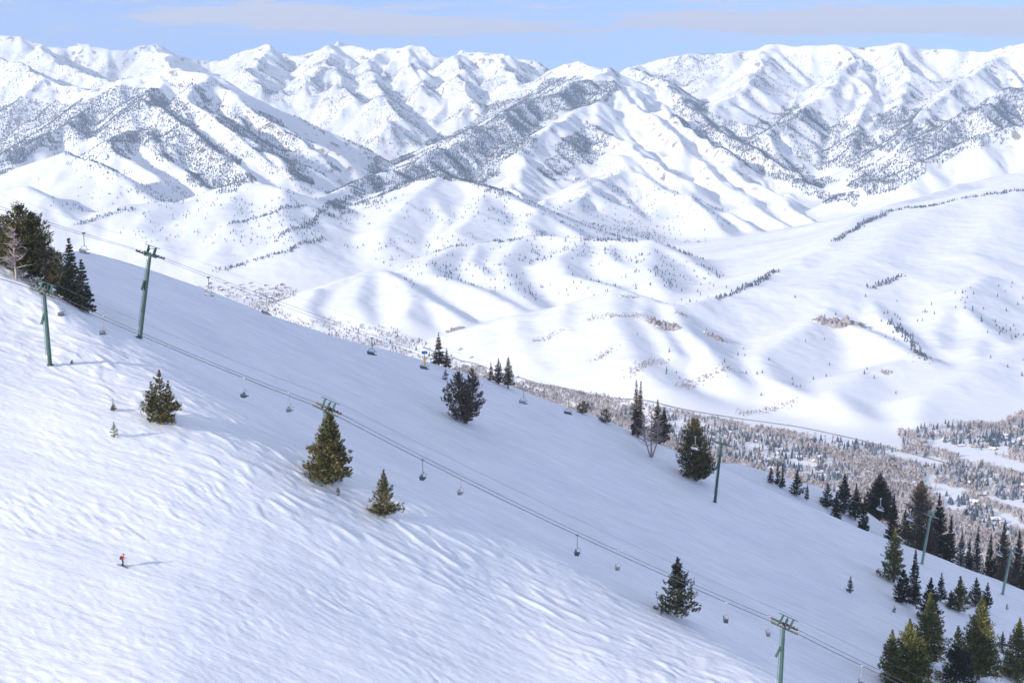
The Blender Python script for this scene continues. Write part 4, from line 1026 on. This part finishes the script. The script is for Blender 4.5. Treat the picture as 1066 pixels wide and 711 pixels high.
def broom(name, X, Y, H, Wd, mat, label, cat, blades=9, seed=2):
    """leafless trees: thin upright twig blades fanned from a stem"""
    n = len(X); Z = hfar(X, Y); rs = np.random.RandomState(seed)
    V = np.zeros((n, blades, 3, 3), np.float32)
    for k in range(blades):
        a = rs.rand(n) * 6.28; sp = rs.rand(n) * Wd * .5
        hx = np.cos(a); hy = np.sin(a); hb = H * (.08 + .25 * rs.rand(n)); ht = H * (.62 + .38 * rs.rand(n)) * (1 - .25 * (sp / (Wd * .5)) ** 2)
        w = Wd * (.05 + .11 * rs.rand(n)); b = rs.rand(n) * 6.28
        V[:, k, 0] = np.stack([X + hx * sp * .25, Y + hy * sp * .25, Z + hb * .3], 1)
        V[:, k, 1] = np.stack([X + hx * sp + np.cos(b) * w, Y + hy * sp + np.sin(b) * w, Z + ht], 1)
        V[:, k, 2] = np.stack([X + hx * sp - np.cos(b) * w, Y + hy * sp - np.sin(b) * w, Z + ht * (.8 + .2 * rs.rand(n))], 1)
    v = V.reshape(-1, 3)
    o = mesh_obj(name, np_mesh(name, v, np.arange(len(v)).reshape(-1, 3), mat))
    return tag(o, label, cat, kind='stuff')
# open snowy fields and streets among the valley woods (photo outlines of the clearings)
FIELDS = [[(905, 468), (950, 474), (990, 482), (980, 487), (930, 478)], [(965, 457), (1000, 464), (1090, 490), (1090, 503), (1020, 482), (965, 466)], [(1012, 470), (1050, 464), (1050, 476)],
          [(965, 502), (1010, 512), (1000, 517), (960, 508)], [(1010, 514), (1066, 524), (1090, 538), (1040, 528)], [(1030, 528), (1060, 542), (1070, 556), (1040, 545)], [(820, 478), (850, 482), (850, 487), (822, 485)],
          [(700, 440), (740, 444), (720, 450)], [(760, 462), (800, 466), (790, 470)]]
WOODPOLY = [(170, 262), (300, 262), (300, 300), (420, 345), (468, 372), (540, 398), (620, 412), (700, 428), (760, 440), (830, 452), (900, 462), (940, 470), (935, 450), (990, 440), (1040, 442), (1060, 430), (1100, 432), (1100, 500), (1100, 660), (900, 600), (600, 460), (400, 372), (180, 300)]
CONPATCH = [[(952, 445), (985, 440), (1030, 448), (1066, 452), (1090, 470), (1040, 470), (990, 466), (955, 462)], [(925, 455), (955, 460), (950, 468), (928, 464)], [(945, 470), (1000, 482), (1066, 505), (1090, 520), (1090, 535), (1020, 512), (980, 498), (950, 482)],
            [(1050, 440), (1090, 440), (1090, 455), (1052, 448)], [(840, 450), (930, 466), (945, 478), (900, 476), (845, 462)], [(690, 430), (840, 462), (900, 500), (860, 505), (760, 478), (700, 458)], [(440, 355), (475, 350), (480, 358), (445, 364)],
            [(760, 430), (800, 420), (830, 426), (800, 436)], [(200, 288), (240, 280), (250, 286), (215, 296)], [(985, 520), (1030, 530), (1060, 560), (1010, 545)]]
def build_valley():
    rs = np.random.RandomState(9)
    N = 420000
    D = (rs.rand(N) * (6600 ** 2 - 2150 ** 2) + 2150 ** 2) ** .5; U = rs.rand(N) * .84 - .42
    X = U * D; Y = D; Z = hfar(X, Y); px, py = project(X, Y, Z)
    n1 = fbm(X / 130, Y / 130, 3, 110); n2 = fbm(X / 60, Y / 60, 2, 120)
    inw = inpoly(px, py, WOODPOLY); flat = (Z - zfloor(X, Y)) < 26
    fld = np.zeros(N, bool)
    for P in FIELDS: fld |= inpoly(px, py, P)
    con = np.zeros(N, bool)
    for P in CONPATCH: con |= inpoly(px, py, P)
    base = inw & flat & ~fld
    far = Y > 3900
    town = base & far
    bare = base & (n1 > -.62) & (rs.rand(N) < np.where(far, .12, 1.0)) & ~(con & (rs.rand(N) < .75))
    # streets: gaps between blocks
    gx = np.abs(((X * .86 + Y * .5) / 95) % 1 - .5) < .06
    bare &= ~(gx & (n2 > -.1))
    Xb, Yb = X[bare], Y[bare]; print('bare', len(Xb))
    broom('bare_wood', Xb, Yb, 8 + 7 * rs.rand(len(Xb)), 6 + 4 * rs.rand(len(Xb)), TWIG, 'pinkish brown leafless woods filling the valley floor', 'wood')
    cmask = base & (((rs.rand(N) < .17) & con & (n2 > -.55)) | ((n2 > .5) & (rs.rand(N) < .22) & ~far) | (rs.rand(N) < .006))
    # clumps and lines of conifers
    Xc, Yc, Zc = X[cmask], Y[cmask], Z[cmask]; print('valley conifers', len(Xc))
    o = np.argsort(Yc); inview = np.array([True] * len(o))
    pxx, pyy = project(Xc, Yc, Zc); vis = (pxx > 0) & (pxx < 1066) & (pyy < np.interp(pxx, [p[0] for p in SKY_PX], [p[1] for p in SKY_PX]) - 2)
    near = [i for i in o if vis[i]][:260]
    m1 = MB()
    n_ = 7
    for lv, (zb, zt, r) in enumerate([(.06, .5, .26), (.3, .75, .2), (.55, 1.0, .13)]):
        ring = [(r * (1 + .25 * (k % 2)) * math.cos(6.283 * k / n_), r * (1 + .25 * (k % 2)) * math.sin(6.283 * k / n_), zb) for k in range(n_)]
        m1.poly(ring + [(0, 0, zt)], [(k, (k + 1) % n_, n_) for k in range(n_)])
    me = m1.mesh('valley_conifer', CONE)
    isn = np.zeros(len(Xc), bool)
    for i in near:
        isn[i] = True; h = 9 + 8 * rs.rand()
        t = mesh_obj('valley_conifer', me); t.location = (Xc[i], Yc[i], Zc[i] - .4); t.scale = (h, h, h)
        tag(t, 'small dark conifer standing in the wooded valley beyond the slope', 'tree', 'nearest conifers on the valley floor')
    r = ~isn
    h = 9 + 8 * rs.rand(r.sum()); cones('valley_conifer_wood', Xc[r], Yc[r], Zc[r], h, h * .48, CONE, 'grey-green conifer stands among the houses of the valley', 'wood')
    # hedges, creek lines, brush
    lines = [[(868, 252), (885, 242), (905, 230), (925, 220), (945, 216), (975, 214), (1010, 206), (1066, 199)], [(747, 312), (775, 300), (808, 282)], [(240, 233), (262, 228), (285, 222), (318, 214)], [(285, 252), (320, 236), (350, 214), (366, 204)], [(225, 282), (262, 272), (300, 262), (338, 248)],
             [(78, 234), (110, 224), (140, 218)], [(905, 300), (925, 294), (940, 288)], [(455, 262), (480, 256), (520, 252), (545, 248)], [(606, 250), (640, 250), (662, 252)], [(925, 334), (945, 350), (962, 374)]]
    a = along(lines, 5.5, 17, seed=4); h = 6 + 7 * np.random.RandomState(8).rand(len(a[0])); cones('hedgerow_trees', a[0], a[1], a[2], h, h * .55, CONE, 'thin dark lines of trees following creeks between white hills', 'wood')
    lines2 = [[(707, 404), (725, 396), (745, 390), (760, 383)], [(705, 324), (712, 330)], [(620, 375), (640, 362)], [(655, 392), (690, 375)], [(560, 356), (580, 345)], [(770, 430), (800, 428), (826, 418)], [(610, 333), (640, 330), (668, 328)], [(955, 368), (964, 376)]]
    a = along(lines2, 3.2, 26, seed=6); broom('brush', a[0], a[1], 3 + 3 * np.random.RandomState(1).rand(len(a[0])), 4 + 3 * np.random.RandomState(2).rand(len(a[0])), BRUSH, 'patches of brown leafless brush in the folds of the front hill', 'brush', 7)
    # houses
    wm = [noise_mat('house_wall_' + n, c1, c2, .3, .8, .1) for n, c1, c2 in (('tan', (.40, .30, .22), (.50, .40, .30)), ('brown', (.20, .13, .10), (.28, .19, .14)), ('ochre', (.55, .40, .22), (.62, .48, .28)), ('grey', (.30, .29, .30), (.38, .37, .38)), ('red', (.42, .16, .11), (.48, .2, .14)))]
    roofm = noise_mat('snowy_roof', (.78, .79, .82), (.88, .88, .9), .2, .6, .2); glass = new_mat('window_glass', (.05, .07, .1), .15, .6)[0]; chim = noise_mat('chimney_stone', (.3, .26, .24), (.4, .36, .33), .5)
    wallme = []
    for m_ in wm:
        b = MB(); b.poly([(-1, -.6, -.3), (1, -.6, -.3), (1, .6, -.3), (-1, .6, -.3), (-1, -.6, .55), (1, -.6, .55), (1, .6, .55), (-1, .6, .55), (-1, 0, 1.0), (1, 0, 1.0)], [(0, 1, 5, 4), (2, 3, 7, 6), (1, 2, 6, 9, 5), (3, 0, 4, 8, 7), (3, 2, 1, 0)])
        wallme.append(b.mesh('wall', m_))
    b = MB()
    for s_ in (-1, 1): b.poly([(-1.15, s_ * .78, .47), (1.15, s_ * .78, .47), (1.15, 0, 1.06), (-1.15, 0, 1.06), (-1.15, s_ * .78, .60), (1.15, s_ * .78, .60), (1.15, 0, 1.20), (-1.15, 0, 1.20)], [(0, 1, 2, 3), (4, 5, 6, 7), (0, 1, 5, 4), (1, 2, 6, 5), (3, 0, 4, 7), (2, 3, 7, 6)])
    roofme = b.mesh('roof', roofm)
    b = MB(); b.box((0, 0, 0), (.42, .04, .28)); winme = b.mesh('window', glass)
    b = MB(); b.box((.5, .2, 1.15), (.2, .2, .5)); chme = b.mesh('chimney', chim)
    spots = []
    def rowspots(poly, n, seed):
        q = random.Random(seed); xs = [p[0] for p in poly]; ys = [p[1] for p in poly]; c = 0; g = 0
        while c < n and g < 4000:
            g += 1; x = q.uniform(min(xs), max(xs)); y = q.uniform(min(ys), max(ys))
            if not inpoly(np.array([x]), np.array([y]), poly)[0]: continue
            if any(abs(x - a[0]) < 9 and abs(y - a[1]) < 3.2 for a in spots): continue
            spots.append((x, y, q.random())); c += 1
    rowspots([(955, 455), (985, 450), (1040, 455), (1090, 462), (1090, 470), (1040, 468), (960, 466)], 16, 1)
    rowspots([(1040, 446), (1090, 442), (1090, 470), (1045, 462)], 8, 2)
    rowspots([(960, 488), (1066, 505), (1090, 530), (1010, 515)], 9, 3)
    rowspots([(840, 470), (960, 495), (1066, 540), (1066, 600), (960, 560), (860, 510)], 26, 4)
    rowspots([(640, 425), (840, 465), (860, 500), (760, 480), (660, 445)], 24, 5)
    rowspots([(205, 290), (300, 292), (298, 315), (260, 312), (222, 302)], 34, 6)
    rowspots([(440, 358), (475, 362), (560, 398), (520, 392), (450, 368)], 8, 7)
    hx, hy, hz = far_hit([s_[0] for s_ in spots], [s_[1] for s_ in spots])
    lab = ['tan', 'brown', 'ochre', 'grey', 'red']
    for k, (x, y, z) in enumerate(zip(hx, hy, hz)):
        if z - zfloor(x, y) > 40: continue
        q = rnd.Random(k) if False else random.Random(k)
        ci = q.choices(range(5), (5, 4, 2, 3, .8))[0]; sc = q.uniform(5.5, 8.5) * (1.15 if y > 4200 else 1)
        e = empty('house', (x, y, z), q.choice([.2, .5, 1.8, 2.1]) + q.uniform(-.15, .15), 'tiny %s house with a snow-covered roof among the valley trees' % lab[ci], 'house', 'houses with %s walls in the valley' % lab[ci])
        e.scale = (sc, sc * q.uniform(.9, 1.2), sc * q.uniform(.55, .75))
        w = mesh_obj('wall', wallme[ci], e); mesh_obj('roof', roofme, e)
        if y < 4200:
            mesh_obj('chimney', chme, e)
            for wx, wy in ((-.55, -.6), (.0, -.6), (.55, -.6), (-.4, .6), (.4, .6)):
                wo = mesh_obj('window', winme, e); wo.location = (wx, wy, .18)
def ribbon(name, pts, width, lift, mat, n=120):
    hx, hy, hz = far_hit([p[0] for p in pts], [p[1] for p in pts])
    t = np.concatenate([[0], np.cumsum(np.hypot(np.diff(hx), np.diff(hy)))]); tt = np.linspace(0, t[-1], n)
    x = np.interp(tt, t, hx); y = np.interp(tt, t, hy)
    for _ in range(6): x[1:-1] = (x[:-2] + x[1:-1] * 2 + x[2:]) / 4; y[1:-1] = (y[:-2] + y[1:-1] * 2 + y[2:]) / 4
    dx = np.gradient(x); dy = np.gradient(y); l = np.hypot(dx, dy); nx, ny = -dy / l, dx / l
    V = []
    for s in (-.5, -.17, .17, .5):
        X = x + nx * width * s; Y = y + ny * width * s; V.append(np.stack([X, Y, np.maximum(hfar(X, Y), hfar(x, y)) + lift], 1))
    V = np.stack(V, 1).reshape(-1, 3)
    o = mesh_obj(name, np_mesh(name, V, grid_faces(n, 4), mat, True)); tag(o, kind='structure'); return o
build_woods(); build_valley()
ASPH = noise_mat('wet_asphalt', (.28, .26, .27), (.45, .43, .44), .05, .8, .2, coords='World')
ribbon('road', [(440, 362), (480, 376), (520, 388), (548, 396), (600, 408), (650, 416), (700, 425), (760, 434), (830, 444), (890, 457), (940, 470), (985, 482), (1030, 496), (1080, 512)], 7, 1.0, ASPH)

# ------------------------------------------------------------------ rocky outcrops on the front hill
ROCK, _nt, _b = new_mat('reddish_rock', (.4, .32, .29), .9, .1)
_n = _nt.nodes; _l = _nt.links; _ge = _n.new('ShaderNodeNewGeometry'); _sx = _n.new('ShaderNodeSeparateXYZ'); _l.new(_ge.outputs['True Normal'], _sx.inputs[0])
_k = _n.new('ShaderNodeTexNoise'); _k.inputs['Scale'].default_value = .09; _l.new(_ge.outputs['Position'], _k.inputs[0])
_a = _n.new('ShaderNodeMath'); _a.operation = 'ADD'; _l.new(_sx.outputs[2], _a.inputs[0]); _l.new(_k.outputs['Fac'], _a.inputs[1])
_m = _n.new('ShaderNodeMapRange'); _m.inputs[1].default_value = 1.06; _m.inputs[2].default_value = 1.22; _l.new(_a.outputs[0], _m.inputs[0])
_x = _n.new('ShaderNodeMix'); _x.data_type = 'RGBA'; _x.inputs[6].default_value = (.34, .29, .28, 1); _x.inputs[7].default_value = (.86, .87, .89, 1); _l.new(_m.outputs[0], _x.inputs[0]); _l.new(_x.outputs[2], _b.inputs['Base Color'])
def outcrop(px, py, sx, sy, h, rot, seed, label):
    cx, cy, cz = [float(v[0]) for v in far_hit([px], [py])]
    n = 46; g = np.linspace(-1, 1, n); A, B = np.meshgrid(g, g)
    c, s = math.cos(rot), math.sin(rot)
    X = cx + (A * sx * c - B * sy * s); Y = cy + (A * sx * s + B * sy * c)
    r = np.hypot(A, B)
    q = (perlin(X / 13, Y / 13, seed) * .6 + np.abs(perlin(X / 7, Y / 7, seed + 3)) * .9 + perlin(X / 3.5, Y / 3.5, seed + 5) * .35)
    z = hfar(X, Y) + h * np.maximum(q, -.4) * sstep(1.0, .45, r) - 3.0 * sstep(.7, 1.0, r) - 1.2
    V = np.stack([X, Y, z], -1).reshape(-1, 3)
    tag(mesh_obj('rock_outcrop', np_mesh('rock_outcrop', V, grid_faces(n, n), ROCK)), label, 'rock outcrop', 'rock outcrops on the front hills')
outcrop(690, 341, 80, 42, 24, -.9, 1, 'rocky outcrop on the right flank of the central front hill, above the bare brush')
outcrop(874, 338, 105, 42, 26, -.15, 2, 'largest rocky knoll in the white hill right of the centre')
outcrop(922, 388, 26, 14, 9, .2, 3, 'small rock outcrop below and right of the largest rocky knoll')
outcrop(655, 309, 45, 22, 8, .1, 4, 'reddish rocks on the very crest of the central front hill')
outcrop(474, 344, 50, 32, 14, .6, 5, 'reddish rocks at the left end of the central front hill')
outcrop(745, 352, 44, 28, 15, -.3, 6, 'broken rocks between the outcrop of the central front hill and the largest knoll')
